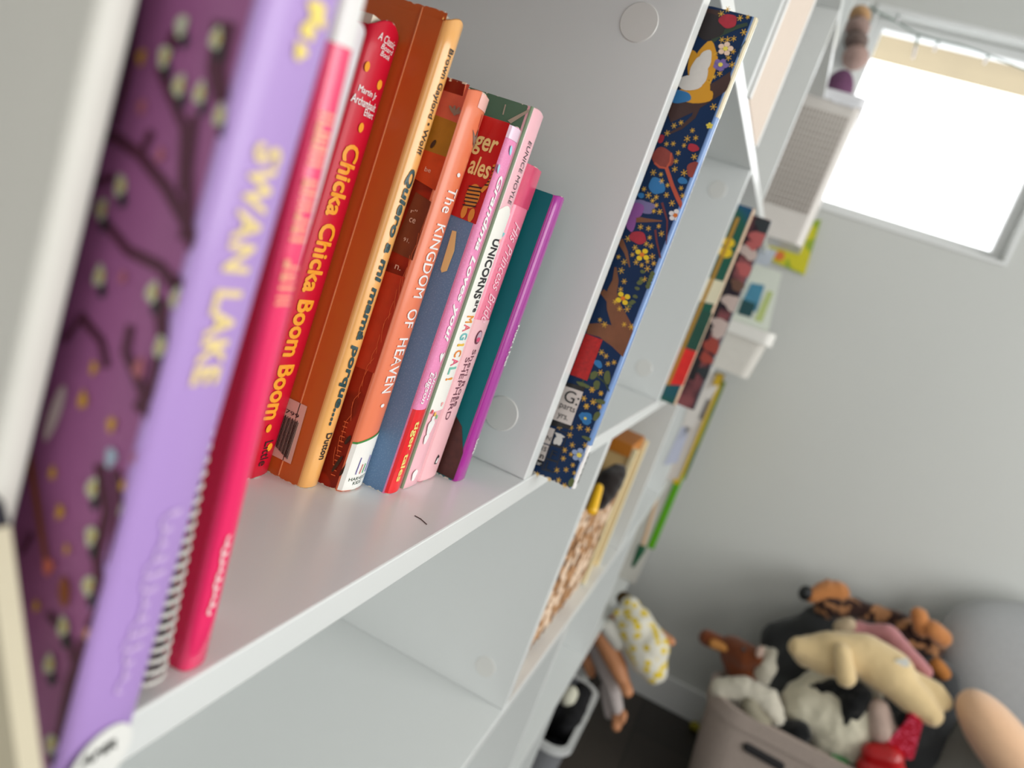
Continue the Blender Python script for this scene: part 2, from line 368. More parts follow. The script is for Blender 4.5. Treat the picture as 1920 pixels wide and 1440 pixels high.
lab = face_poly(qu.o, 'price_label', mat('label_paper', (236, 196, 178), 0.5), x, ((542, 745), (577, 762), (546, 870), (510, 852)), 0.0004)
b = B(); pa, pb, pc = hx(536, 775, x), hx(562, 788, x), hx(512, 842, x)
for k in range(13):
    s = k/12; w_ = (0.00008, 0.00018, 0.00013)[k*7 % 3]
    y = pa.y+(pb.y-pa.y)*s; zt = pa.z-0.0005-(0.0000 if k % 2 else 0.0006); box(b, (x-0.0007, y-w_, pc.z+0.002-0.003*s), (x-0.0005, y+w_, zt))
link('barcode', b, blk, qu.o)
place_text(text_mesh('799'), 'price_lettering', blk, face_fn(x-0.0004, pa.y, pb.y+0.0006, pa.z+0.0004, pa.z+0.0022), 1, 1, qu.o)
# --- Kingdom
cov_k = patch_mat('rust_red_cover', (158, 34, 14), (128, 24, 10), 70, 0.5, 0.35, 0, 'noise', 0.1)
sp_k = mat('salmon_spine', (238, 128, 88), 0.35, 0.03, 20, 0.5, 0.3)
kg = Book('board_book', 'thick salmon-spined board book with white title and illustrated rust-red cover', 0.2535, 0.2728, 0.0435, 0.1764, 0.16, cov_k, sp_k, 0.0022, corner=0.002, wearing=0.0013)
zk = lambda u, v: hy(u, v, kg.yf).z
wb = mat('white_spine_foot', (240, 240, 234), 0.4, 0.02)
W = kg.x1-kg.x0; arc = lambda u: 0.0035*math.sin(u*math.pi/2)
kg.patch('white_foot', wb, 0.0008, zk(680, 832)-0.001, top=arc)
grn = mat('green_ink', (60, 140, 60), 0.4)
kg.patch('green_arc', grn, zk(680, 832)-0.0008, zk(680, 832)-0.0001, eps=0.0002, top=arc)
# keep arc bottom curved: a second white patch hides the straight lower side of the green band
b = B(); n = 16; zb = zk(680, 832)-0.001; r1 = []; r2 = []
for i in range(n+1):
    xx = kg.x0+W*i/n; y = kg.sy(xx)-0.00025; r1.append(b.verts.new((xx, y, zb-0.004))); r2.append(b.verts.new((xx, y, zb+arc(i/n))))
for i in range(n): b.faces.new((r1[i], r1[i+1], r2[i+1], r2[i]))
link('white_foot', b, wb, kg.o)
spine_text(kg, 'title_lettering', '•  The  KINGDOM  OF  HEAVEN  •', wht, (862, 325), (724, 762), 0.28, 0.68, bold=0.008, space=1.05)
z0 = zk(672, 888)
for dx, cc in ((.30, (90, 80, 170)), (.44, (220, 90, 60)), (.56, (70, 170, 90)), (.70, (90, 80, 170))):
    b = B(); p = Vector((kg.x0+W*dx, kg.sy(kg.x0+W*dx)-0.0004, z0)); q = p+Vector((0.0006, 0, 0.008 if dx in (.30, .70) else 0.0045)); strip(b, [p, q], 0.0003, Vector((0, -1, 0))); link('emblem', b, mat('emblem_%d' % cc[0]+str(cc[1]), cc), kg.o)
place_text(text_mesh('HARVEST\nKIDS', align='CENTER', lines=0.9), 'publisher_lettering', mat('green_black', (40, 70, 50)), at(kg, .15, z0-0.0052, z0-0.0015, .82), 1, 1, kg.o)
# pale patch on the right of the spine head, and brown trowel
kg.patch('pale_head', mat('pale_pink_head', (246, 190, 180), 0.3, coat=0.4), zk(905, 208), 0.1755, xa=kg.x0+W*0.35)
tp = [hy(u, v, kg.yf) for u, v in ((893, 258), (899, 240), (902, 262), (895, 282), (888, 270), (886, 242))]
kg.spoly('trowel_picture', mat('trowel_grey', (132, 108, 98), 0.5), [(min(kg.x1-.001, p.x), p.z) for p in tp])
p = hy(899, 240, kg.yf); q = hy(905, 215, kg.yf); kg.spoly('trowel_handle_picture', mat('trowel_red', (190, 50, 60)), [(p.x-0.0004, p.z), (p.x+0.0004, p.z), (q.x+0.0004, q.z), (q.x-0.0004, q.z)])
x = kg.x0
cov_pic = [((830, 130), (893, 160), (866, 234), (790, 205), 'coral_sky', (205, 92, 72)),
           ((790, 205), (866, 234), (847, 298), (770, 272), 'mustard_field', (166, 112, 24)),
           ((770, 272), (847, 298), (828, 362), (770, 330), 'vermilion_shape', (204, 66, 20)),
           ((780, 360), (826, 385), (783, 492), (735, 470), 'dark_furrows', (118, 46, 20)),
           ((700, 500), (760, 520), (702, 700), (650, 680), 'scarlet_shape', (186, 44, 16))]
for a1, a2, a3, a4, nm, c in cov_pic: face_poly(kg.o, nm, mat(nm, c, 0.4, 0.25, 150), x, (a1, a2, a3, a4), 0.00025)
b = B()
for i in range(26):
    u, v = 832-8.2*i, 330+21*i; p = hx(u, v, x-0.0004); k = random.uniform(-1, 1)
    if 0.004 < p.z < 0.17: strip(b, [p+Vector((0, .001*k, -.004)), p+Vector((0, .0004*k+.0006, 0)), p+Vector((0, -.001*k, .004))], 0.00010, Vector((-1, 0, 0)))
for i in range(12):
    p = hx(645-2.2*i, 790+9*i, x-0.0004); strip(b, [p, p+Vector((0, -0.0022, 0.0002))], 0.0002, Vector((-1, 0, 0)))
link('line_drawing', b, mat('light_orange_lines', (226, 104, 60)), kg.o)
b = B()
for (u, v, L) in ((645, 880, 34), (632, 870, 40), (652, 825, 22), (812, 270, 18)):
    p = hx(u, v, x-0.0005); disc(b, p, 0.0008, px(p, L)*0.5, 0, 14, ang=0.3)
link('leaf_picture', b, mat('dark_leaf', (50, 22, 18)), kg.o)
b = B()
for a in (-.9, -.3, .3, .9):
    p = hx(852, 215, x-0.0005)+Vector((0, -.002*a, .0015)); disc(b, p, 0.0006, 0.002, 0, 12, ang=a)
link('grey_leaves', b, mat('grey_leaf', (140, 118, 105)), kg.o)
for body, u, v in (('be', 797, 317), ('r"', 771, 395), ('ce', 768, 412), ('91,', 757, 449), ('n.', 741, 500)):
    p = hx(u, v, x-0.0004); place_text(text_mesh(body), 'blurb_lettering', mat('pale_print', (232, 190, 175)), face_fn(x-0.0004, p.y, p.y-px(p, 10)*1.3, p.z-0.0008, p.z+0.001), 1, 1, kg.o)
# --- Grandma
cov_g = patch_mat('speckled_blue_cover', (104, 138, 176), (120, 152, 186), 1600, 0.60, 0.6, 0, 'noise', 0.1)
sp_g = patch_mat('speckled_pink_spine', (236, 142, 188), (240, 156, 198), 1500, 0.60, 0.45, 0, 'noise', 0.05)
gm = Book('board_book', 'pink-spined board book with white script title, blue cover and red foot', 0.2738, 0.2856, 0.0318, 0.170, 0.16, cov_g, sp_g, 0.0014, corner=0.002, wearing=0.0012)
zg = lambda u, v: hy(u, v, gm.yf).z; W = gm.x1-gm.x0
gm.patch('red_foot', mat('bright_red_print', (232, 16, 28), 0.35, coat=0.3), 0.0006, zg(785, 770))
gm.patch('pale_head', mat('lilac_head', (240, 206, 226), 0.3, coat=0.4), zg(960, 262), 0.1692)
spine_text(gm, 'title_lettering', 'Grandma Loves you!', wht, (945, 333), (842, 640), 0.12, 0.58, bold=0.03, shear=0.3)
spine_text(gm, 'author_lettering', 'Alison\nEdgson', wht, (828, 695), (796, 757), 0.08, 0.66, bold=0.015, shear=0.25, lines=0.85)
spine_text(gm, 'publisher_lettering', 'tiger tales', gld, (781, 790), (744, 903), 0.16, 0.56, bold=0.03)
p = hy(828, 668, gm.yf); gm.spoly('heart', wht, [(p.x, p.z-.003), (p.x+.0022, p.z), (p.x+.002, p.z+.0016), (p.x+.0008, p.z+.0018), (p.x, p.z+.0008), (p.x-.001, p.z+.0018), (p.x-.002, p.z+.0012), (p.x-.002, p.z)])
b = B()
for u, v in ((957, 282), (938, 318)):
    p = hy(u, v, gm.yf); x_ = min(gm.x1-.0012, p.x); disc(b, Vector((x_, gm.sy(x_)-.0003, p.z)), .0012, .0022, 1, 12, ang=.6)
link('blue_hearts', b, mat('pale_blue_print', (168, 216, 232)), gm.o)
x = gm.x0
face_poly(gm.o, 'red_label', mat('tiger_label_red', (196, 12, 16), 0.4, coat=0.3), x, ((900, 196), (975, 228), (912, 428), (840, 400)), 0.0003)
for body, (u, v), wd in (('ger', (897, 275), 38), ('ales', (890, 312), 34)):
    p = hx(u, v, x); place_text(text_mesh(body, bold=0.02, shear=0.1), 'label_lettering', mat('cream_print', (246, 224, 150)), face_fn(x-.0003, p.y+px(p, 10), p.y-px(p, wd), p.z-.0035, p.z+.0045), 1, 1, gm.o)
# striped cat figure on the red label, plain animal drawing
b = B(); c0 = hx(886, 368, x-.0006)
disc(b, c0, 0.0032, 0.0052, 0, 20, 0); disc(b, c0+Vector((0, .0015, -.007)), .0013, .003, 0, 12, 0); disc(b, c0+Vector((0, -.0022, -.0075)), .0013, .003, 0, 12, 0)
tl = [c0+Vector((-.0001, -.003-.003*math.sin(t*2.4), .003+.012*t)) for t in [i/8 for i in range(9)]]
strip(b, tl, .0008, Vector((-1, 0, 0)))
for i in range(6): q = c0+Vector((-.0003, 0, .004-.0016*i)); strip(b, [q+Vector((0, .003, -.0006)), q+Vector((0, -.003, .0004))], .0003, Vector((-1, 0, 0)), mi=1)
for i in range(6): q = tl[i+2]+Vector((-.0003, 0, 0)); strip(b, [q+Vector((0, .001, 0)), q+Vector((0, -.001, .0004))], .0003, Vector((-1, 0, 0)), mi=1)
link('striped_cat_picture', b, [mat('cat_amber', (226, 150, 60)), blk], gm.o)
b = B(); ps = [hx(u, v, x-.0004) for u, v in ((848, 432), (856, 434), (852, 470), (838, 508), (828, 511), (826, 505))]
b.faces.new([b.verts.new(q) for q in ps]); link('cream_tab_picture', b, mat('cream_tab', (236, 206, 140)), gm.o)
# --- Unicorn
cov_u = mat('sage_cloth', (92, 128, 104), 0.6, 0.1, 60); sp_u = mat('blush_white_spine', (248, 190, 200), 0.35, 0.03, 30, 0.5, 0.4)
un = Book('picture_book', 'green hardback with pale pink and white spine, rainbow letters and a unicorn', 0.2862, 0.3030, 0.0312, 0.1814, 0.16, cov_u, sp_u, 0.0008, corner=0.001)
zu = lambda u, v: hy(u, v, un.yf).z; W = un.x1-un.x0
un.patch('white_band', mat('white_spine_print', (246, 244, 236), 0.4, coat=0.2), zu(820, 770), zu(952, 405), top=lambda u: .004*math.sin(u*3.1))
un.patch('green_hinge', mat('sage_hinge', (128, 150, 120), 0.6), 0.0008, 0.1806, xb=un.x0+W*0.05, eps=0.0004)
spine_text(un, 'author_lettering', 'EUNICE MOYLE', mat('grey_ink', (90, 80, 82)), (998, 268), (958, 385), 0.42, 0.66, shear=0.1)
spine_text(un, 'title_lettering', 'UNICORNS', blk, (938, 450), (893, 560), 0.30, 0.80, bold=0.03)
spine_text(un, 'title_lettering', 'are', blk, (889, 562), (882, 585), 0.55, 0.80, bold=0.02)
rb = [(240, 150, 40), (238, 110, 120), (110, 190, 190), (240, 190, 60), (240, 140, 50), (236, 100, 130), (120, 195, 175), (240, 150, 40)]
for i, chh in enumerate('MAGICAL!'):
    u0 = 884-5.9*i; v0 = 592+16*i
    k_ = 5 if chh in 'I!' else 13.5
    spine_text(un, 'title_lettering', chh, ink('rainbow_%d' % i, rb[i]), (u0-(13.5-k_)*.18, v0+(13.5-k_)*.5), (u0-5, v0+(13.5-k_)*.5+k_), 0.32, 0.82, bold=0.03)
b = B()
for (u, v, r) in ((800, 800, 16), (792, 822, 11), (805, 785, 8), (770, 890, 12)):
    p = hy(u+6, v, un.yf); disc(b, Vector((p.x, un.sy(p.x)-.0004, p.z)), px(p, r)*.8, px(p, r)*1.0, 1, 16, 0, wob=.1)
for i, c in enumerate(((804, 772), (808, 776), (811, 781))):
    p = hy(c[0]+6, c[1], un.yf); disc(b, Vector((p.x, un.sy(p.x)-.0006, p.z)), .0009, .0012, 1, 10, 1+i)
link('unicorn_picture', b, [wht, mat('mane_red', (230, 70, 90)), mat('mane_yellow', (245, 200, 60)), mat('mane_green', (110, 190, 120))], un.o)
b = B()
for (u, v, mi) in ((945, 440, 0), (937, 452, 1), (828, 757, 1)):
    p = hy(u, v, un.yf); q = Vector((p.x, un.sy(p.x)-.0004, p.z)); disc(b, q, .0011, .0011, 1, 10, mi, wob=.25)
link('star_prints', b, [mat('aqua_print', (130, 200, 205)), mat('pink_print', (246, 170, 170))], un.o)
face_poly(un.o, 'cream_stripe_picture', mat('pale_stripe', (190, 176, 158)), un.x0, ((992, 205), (998, 212), (958, 232), (952, 226)))
b = B(); strip(b, [hx(948, 196, un.x0-.0003), hx(943, 215, un.x0-.0003)], .0003, Vector((-1, 0, 0))); link('joint_line', b, mat('pale_stripe', (190, 176, 158)), un.o)
# --- Bride
cov_b = mat('rose_cover', (222, 70, 110), 0.3, 0.1, 40, 0.5, 0.4); sp_b = mat('rose_pink_spine', (240, 120, 150), 0.3, 0.08, 60, 0.5, 0.5)
br = Book('small_book', 'rose pink paperback with flourished script title, round emblem and a blush lower spine', 0.3036, 0.3243, 0.0312, 0.1602, 0.14, cov_b, sp_b, 0.0010, corner=0.0015)
zb_ = lambda u, v: hy(u, v, br.yf).z; W = br.x1-br.x0
br.patch('deep_rose_head', mat('deep_rose_print', (216, 60, 104), 0.28, 0.25, 120, 0.5, 0.5), zb_(985, 392), 0.1596)
br.patch('blush_foot', mat('blush_print', (244, 190, 196), 0.3, 0.05, 60, 0.5, 0.4), 0.0008, zb_(900, 600))
spine_text(br, 'title_lettering', 'His Princess Bride', mat('pale_rose_ink', (250, 200, 214)), (965, 415), (905, 605), 0.30, 0.74, shear=0.55)
spine_text(br, 'author_lettering', 'Sheri Rose\n  SHEPHERD', mat('plum_ink', (96, 40, 60)), (893, 655), (845, 785), 0.22, 0.66, lines=0.8)
b = B(); p = hy(896, 632, br.yf); q = Vector((p.x, br.sy(p.x)-.0004, p.z)); disc(b, q, .0033, .0036, 1, 24, 0); disc(b, q+Vector((0, -.0001, .0002)), .0026, .0028, 1, 24, 1); disc(b, q+Vector((0, -.0002, -.0011)), .0022, .0012, 1, 20, 2)
link('round_emblem', b, [mat('emblem_dark', (110, 30, 60)), mat('emblem_grey', (190, 160, 176)), mat('emblem_rose', (214, 70, 110))], br.o)
p = hy(818, 862, br.yf); b = B(); q = Vector((p.x, br.sy(p.x)-.0004, p.z))
b.faces.new([b.verts.new(q+Vector(o)) for o in ((-.0016, 0, -.002), (.0012, 0, -.0024), (.0018, 0, .0018), (.0, 0, .003), (-.0012, 0, .0014))]); b.faces.new([b.verts.new(q+Vector(o)) for o in ((-.001, -.0001, -.0014), (.0007, -.0001, -.0017), (.0011, -.0001, .001), (0, -.0001, .0012))]).material_index = 1
link('publisher_emblem', b, [blk, wht], br.o)
# --- Teal
cov_t = mat('teal_cover', (0, 112, 118), 0.55, 0.05, 20, 0.25, 0.0); sp_t = mat('violet_spine', (166, 36, 150), 0.3, 0.08, 60, 0.5, 0.5)
te = Book('picture_book', 'teal picture book with a violet spine, last before the bare divider', 0.3276, 0.3402, 0.0208, 0.1527, 0.15, cov_t, sp_t, 0.0012, corner=0.001)
spine_text(te, 'title_lettering', 'How I Feel', wht, (978, 610), (952, 685), 0.50, 0.86, bold=0.015)
spine_text(te, 'title_lettering', 'Love', wht, (898, 822), (888, 850), 0.50, 0.86, bold=0.015)
b = B(); ps = [hx(u, v, te.x0-.0003) for u, v in ((818, 884), (850, 900), (868, 850), (866, 800), (850, 770), (832, 760), (820, 800))]
b.faces.new([b.verts.new(q) for q in ps]); link('dark_hair_picture', b, mat('dark_hair_print', (70, 34, 26), 0.4, 0.5, 300), te.o)
# --- Pink book leaning on the notebook
hot = mat('hot_pink_cover', (226, 0, 78), 0.28, 0.1, 15, 0.5, 0.5); hot2 = mat('hot_pink_spine', (252, 50, 112), 0.25, 0.04, 20, 0.5, 0.6)
pk = Book('paperback_book', 'glossy hot pink book leaning towards the lilac book, blurred cream title on its spine', 0.1188, 0.1270, 0.0020, 0.215, 0.16, hot, hot2, 0.0012, corner=0.001, wearing=0)
zp = lambda u, v: hy(u, v, pk.yf).z
pk.patch('white_head_panel', wht, zp(670, 100), 0.214)
lt = mat('peach_ink', (255, 176, 140), 0.4); W = pk.x1-pk.x0
b = B(); rr = random.Random(3)
for i in range(17):
    if i in (5, 12): continue
    v = 215+i*22; p = hy(640-0.27*(v-0)+40-40, v, pk.yf); xc = pk.x0+W*.5
    z = zp(600, v); h_ = .0016
    t = i % 4
    for f0, f1, z0_, z1_ in (((.12, .60, -.6, -.2), (.12, .60, .3, .7)) if t == 0 else ((.12, .62, -.7, -.3), (.12, .26, -.3, .6)) if t == 1 else ((.15, .55, -.1, .4), (.12, .6, -.8, -.5), (.12, .22, -.5, .5)) if t == 2 else ((.12, .62, -.2, .3),)):
        vs = [(pk.x0+W*f0, z+h_*z0_), (pk.x0+W*f1, z+h_*z0_), (pk.x0+W*f1, z+h_*z1_), (pk.x0+W*f0, z+h_*z1_)]
        b.faces.new([b.verts.new((a, pk.sy(a)-.0004, c)) for a, c in vs])
link('title_lettering', b, lt, pk.o)
squiggle(pk, 'publisher_script', mat('pale_pink_ink', (255, 214, 218)), (444, 996), (408, 1140), .22, .58, .0004, 4, 9)
pk.o.rotation_euler = (0, -0.088, 0)
# --- purple
lil = mat('lilac_spine', (182, 148, 214), 0.4, 0.05, 14, 0.5, 0.25); mauve = mat('mauve_cover', (164, 98, 148), 0.5, 0.12, 60, 0.5, 0.1)
pu = Book('hardback_book', 'large lilac-spined hardback nearest the camera, gold title, mauve floral cover', 0.0716, 0.0894, -0.0100, 0.255, 0.165, mauve, lil, 0.0010, corner=0.0, wearing=0)
gold2 = mat('gold_foil', (244, 220, 150), 0.45, 0.1, 100, 0.5, 0.1)
spine_text(pu, 'title_lettering', 'SWAN LAKE', gold2, (515, 275), (392, 720), 0.30, 0.68, bold=0.035, space=1.08)
b = B()
for (u, v, r, d) in ((590, 20, 34, 0), (575, 55, 30, .2), (560, 95, 26, 0), (600, 40, 20, 0)):
    p = hy(u, v, pu.yf); x_ = min(pu.x1-.003, max(pu.x0+.003, p.x)); disc(b, Vector((x_, pu.sy(x_)-.0004, p.z)), px(p, r)*.7, px(p, r)*.6, 1, 18, 0, wob=.2, seed=u)
link('gold_ornament', b, mat('gold_flower_foil', (250, 226, 120), 0.4), pu.o)
squiggle(pu, 'author_script', mat('pale_lilac_ink', (214, 186, 230)), (335, 950), (205, 1300), .28, .8, .0003, 2, 12)
b = B(); p = hy(192, 1412, pu.yf); q = Vector((min(pu.x1-.001, p.x), pu.yf-.0006, p.z))
disc(b, Vector((pu.x0+.0088, pu.yf-.0006, p.z-.001)), .0074, .0078, 1, 30, 0); link('round_sticker', b, mat('sticker_white', (238, 238, 234)), pu.o)
place_text(text_mesh('AMR', bold=0.03), 'sticker_lettering', blk, lambda s, t: Vector((pu.x0+.0035+.0085*s, pu.yf-.0009, p.z+.0005+.0026*t)), 1, 1, pu.o)
X = pu.x0-.0004
def art(name, items, m, eps=0.0, wob=0.08):
    b = B()
    for (u, v, r, k) in items:
        p = hx(u, v, X-eps); disc(b, p, px(p, r)*.62, px(p, r), 0, 16, 0, 0.0, wob, u)
    return link(name, b, m, pu.o)
br_m = mat('plum_branch_print', (88, 44, 64)); b = B()
NX = Vector((-1, 0, 0))
for pts, r, r1 in ((((255, -20), (250, 60), (238, 150), (215, 240)), 12, 7), (((420, 40), (405, 130), (415, 190)), 26, 16), (((330, 60), (300, 130), (345, 240), (340, 360)), 12, 9),
                   (((140, 250), (215, 255), (262, 290), (310, 350), (350, 420), (365, 470)), 9, 15), (((365, 215), (352, 320), (352, 410), (345, 450)), 10, 14), (((285, 245), (258, 300)), 9, 7),
                   (((200, 420), (240, 470), (300, 500), (330, 540), (340, 520)), 9, 14), (((150, 590), (190, 640), (200, 690)), 10, 8), (((245, 610), (235, 660), (262, 720), (285, 790)), 9, 12),
                   (((300, 560), (305, 640), (285, 730), (255, 770)), 16, 12), (((185, 870), (200, 960), (180, 1040), (190, 1130), (165, 1180)), 13, 10), (((215, 880), (225, 960), (205, 1060)), 12, 8),
                   (((90, 1150), (130, 1200), (140, 1260)), 9, 6), (((60, 1000), (40, 1040)), 6, 4), (((160, 1200), (130, 1290), (110, 1400)), 12, 12), (((215, 330), (165, 350), (150, 330)), 7, 5), (((120, 640), (150, 600)), 7, 5)):
    P_ = [hx(u, v, X) for u, v in pts]; Q = []
    for a, c in zip(P_, P_[1:]): Q += [a.lerp(c, t/4) for t in range(4)]
    Q.append(P_[-1]); strip(b, Q, px(P_[0], r)*1.05, NX, px(P_[-1], r1)*1.05)
link('branch_picture', b, br_m, pu.o)
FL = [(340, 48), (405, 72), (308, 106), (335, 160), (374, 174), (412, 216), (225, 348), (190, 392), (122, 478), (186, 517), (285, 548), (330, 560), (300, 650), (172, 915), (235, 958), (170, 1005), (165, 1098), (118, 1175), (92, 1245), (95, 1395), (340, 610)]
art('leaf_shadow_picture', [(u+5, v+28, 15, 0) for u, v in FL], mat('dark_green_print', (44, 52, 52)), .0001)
art('flower_picture', [(u, v, 21, 0) for u, v in FL], mat('pale_sage_print', (204, 210, 184)), .0002, .12)
art('flower_centre_picture', [(u+2, v, 10, 0) for u, v in FL[1:]], mat('yellow_print', (214, 190, 80)), .0003)
art('gold_star_picture', [(265, 107, 15, 0), (155, 750, 17, 0), (175, 690, 13, 0), (208, 796, 15, 0), (98, 887, 13, 0), (112, 960, 15, 0), (68, 1136, 12, 0), (165, 1190, 14, 0), (125, 1030, 10, 0), (230, 910, 10, 0)], mat('gold_print', (216, 164, 60)), .0002, .15)
art('pink_blossom_picture', [(265, 200, 14, 0), (300, 290, 13, 0), (395, 370, 15, 0), (125, 395, 16, 0), (260, 690, 20, 0), (230, 520, 12, 0), (365, 480, 12, 0), (255, 860, 14, 0)], mat('dusty_pink_print', (186, 110, 120)), .0002, .15)
art('blue_blossom_picture', [(207, 858, 20, 0), (155, 465, 18, 0)][:1], mat('pale_blue_flower', (176, 196, 214)), .0002, .15)
b = B(); p = hx(102, 775, X-.0002); disc(b, p, px(p, 13), px(p, 60), 0, 18, 0, .12); link('feather_picture', b, mat('feather_print', (222, 206, 202)), pu.o)
b = B(); Q = [hx(u, v, X-.0002) for u, v in ((36, 720), (52, 830), (72, 960), (86, 1050))]; strip(b, Q, px(Q[0], 13)*.8, NX, px(Q[3], 6)); p = hx(120, 1110, X-.0002); disc(b, p, px(p, 14), px(p, 30), 0, 14, 0, -.3)
link('brush_picture', b, mat('brush_brown', (150, 84, 40)), pu.o)
b = B(); p = hx(90, 1062, X-.0003); disc(b, p, px(p, 13), px(p, 17), 0, 12, 0, 0, .15); link('ribbon_picture', b, mat('coral_print', (222, 120, 96)), pu.o)
# --- pale book left of the purple one and leaning strip
pb_ = Book('board_book', 'pale grey board book at the far left edge, its dark corner beside the mauve cover', 0.0590, 0.0660, 0.0070, 0.23, 0.16, mat('pale_grey_cover', (224, 222, 214), 0.5, 0.02, 10), mat('pale_grey_spine', (222, 220, 212), 0.5, 0.05), 0.0008, wearing=0)
pb_.patch('dark_spine_edge', mat('dark_plum_spine', (50, 30, 60), 0.5, 0.05), .001, .229, xa=.0648)
st = thing('wooden_strip', hx(20, 1440, .058), 'pale beige wooden strip leaning at the bottom left corner, with a dark tip', 'wooden strip')
q0, q1 = hx(20, 985, .060), hx(84, 1470, .060)
d_ = (q1-q0); foot = q0+d_*(q0.z/(-d_.z))
b = B(); prism(b, [q0, foot, foot+Vector((0, .016, 0)), q0+Vector((0, .016, .004))], (-.004, 0, 0)); link('strip_body', b, mat('beige_wood', (206, 196, 170), 0.6, 0.08, 30), st)
b = B(); e_ = -d_.normalized(); prism(b, [q0-e_*.0001, q0+e_*.0035+Vector((0, .001, 0)), q0+e_*.0035+Vector((0, .016, .003)), q0+Vector((0, .016, .004))], (-.0042, 0, 0)); link('dark_tip', b, mat('tip_black', (24, 22, 36), 0.5), st)
# --- spiral notebook
q = hz(300, 1283, 0); nb = thing('spiral_notebook', (.1, .003, 0), 'spiral-bound white notebook squeezed between the lilac and hot pink books', 'notebook')
b = B(); box(b, (.1045, .0055, .0015), (.1120, .15, .20), .0004); link('pages', b, mat('notebook_pages', (222, 220, 214), 0.8, 0.1, 500), nb)
b = B()
for i in range(62):
    z = .003+i*.0032; c = Vector((.1080, .0055, z)); pts = [c+Vector((.0045*math.cos(t), -.0040*math.sin(t), .0012*t/math.pi)) for t in [math.pi*k/7 for k in range(-1, 9)]]
    tube(b, pts, .00055, 6)
link('coil_binding', b, mat('coil_white', (216, 214, 208), 0.3), nb)
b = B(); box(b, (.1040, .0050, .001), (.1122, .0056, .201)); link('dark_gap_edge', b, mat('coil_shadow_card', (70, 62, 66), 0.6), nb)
nb.rotation_euler = (0, -0.115, 0)
# --- white thin book behind the pink one
wt = Book('thin_book', 'thin light grey board book with rounded top, between hot pink and crimson books', .1385, .1470, .0200, .1630, .15, mat('pale_card_cover', (214, 206, 210), 0.4), mat('pale_card_spine', (226, 218, 224), 0.35, coat=.4), .0014, corner=.003, wearing=0)
wt.o.rotation_euler = (0, -0.028, 0)
# --- navy book
navy = mat('navy_cover', (8, 44, 84), 0.5, 0.2, 25, 0.25, 0.05); nsp = mat('light_blue_spine', (112, 150, 206), 0.3, 0.12, 90, 0.5, 0.5)
nv = Book('picture_book', 'tall navy picture book with gold stars, flowers and branches, jutting out past the divider', 0.4026, 0.4104, -0.0240, 0.2760, 0.20, navy, nsp, 0.0006, corner=0.001, wearing=0.001, cat='book')
X = nv.x0
def c1(a, c): return (960+a/3.5556, c/3.5556)
def c2(a, c): return (960+a/3.5556, 380+c/3.5556)
def c3(a, c): return (940+a/3.5556, 700+c/3.5556)
stars = [c1(*q) for q in ((1437, 62), (1395, 92), (1520, 120), (1572, 113), (1545, 215), (1437, 265), (1478, 258), (1400, 265), (1358, 357), (1475, 343), (1443, 385), (1467, 432), (1385, 490), (1347, 513), (1313, 548), (1343, 712), (1127, 818), (1080, 838), (1203, 870), (1035, 888), (1168, 925), (1225, 920), (1030, 960), (1075, 958), (1147, 970), (1108, 1020), (1215, 1045), (1093, 1075), (1085, 1128), (1147, 1153), (942, 1150), (993, 1163), (998, 1207), (1037, 1235), (880, 1260), (1127, 1255), (910, 1302), (962, 1315), (1030, 1300), (937, 1338), (1067, 1355), (963, 1368), (945, 1408), (985, 1412), (1137, 1305))]
stars += [c2(*q) for q in ((857, 162), (910, 172), (978, 157), (997, 207), (918, 233), (773, 240), (895, 275), (820, 300), (928, 290), (803, 347), (710, 362), (935, 360), (748, 396), (828, 397), (903, 393), (865, 417), (945, 405), (903, 440), (728, 453), (748, 525), (883, 510), (724, 578), (717, 708), (767, 710), (688, 660), (587, 782), (617, 812), (748, 812), (795, 828), (597, 998), (627, 1023), (640, 1075), (590, 1133), (680, 1065), (533, 1247), (593, 1270), (480, 1305), (543, 1328), (497, 1358), (583, 1360))]
stars += [c3(*q) for q in ((605, 110), (663, 133), (550, 168), (613, 190), (567, 220), (655, 225), (523, 360), (578, 375), (388, 355), (457, 412), (473, 478), (560, 480), (423, 512), (465, 540), (413, 568), (477, 612), (370, 645), (432, 643), (487, 665), (240, 672), (320, 708), (382, 712), (422, 748), (465, 362))]
gs = mat('gold_star_print', (236, 186, 60), 0.4, 0.2, 60); b = B(); rr = random.Random(5)
for i, (u, v) in enumerate(stars):
    p = hx(u, v, X-.0003); L = px(p, 5.8)*rr.uniform(.75, 1.15); a0 = rr.uniform(0, 1)
    for k in range(3):
        a = a0+k*math.pi/3; d = Vector((0, math.cos(a)*L*.95, math.sin(a)*L)); strip(b, [p-d, p, p+d], .00017, NX)
link('star_pictures', b, gs, nv.o)
def nart(name, m, shapes, eps=.0002, wob=0.06):
    b = B()
    for (u, v, ru, rv, ang) in shapes:
        p = hx(u, v, X-eps); disc(b, p, px(p, ru)*1.55, px(p, rv), 0, 20, 0, ang, wob, u)
    return link(name, b, m, nv.o)
def nstroke(name, m, lst, eps=.00015):
    b = B()
    for pts, r, r1 in lst:
        P_ = [hx(u, v, X-eps) for u, v in pts]; Q = []
        for i_, (a, c) in enumerate(zip(P_, P_[1:])): Q += [a.lerp(c, t/4) for t in range(4)]
        Q.append(P_[-1]); strip(b, Q, px(P_[0], r), NX, px(P_[-1], r1))
    return link(name, b, m, nv.o)
nstroke('dark_branch_picture', mat('dark_bark_print', (66, 40, 36), 0.5, 0.3, 120), [((c1(1040, 760), c1(1180, 700), c1(1290, 640), c1(1400, 570), c1(1480, 510)), 17, 12), ((c1(1250, 690), c1(1210, 780), c1(1130, 850), c1(1050, 890)), 5, 2), ((c1(1330, 60), c1(1300, 150), c1(1280, 230)), 16, 24)])
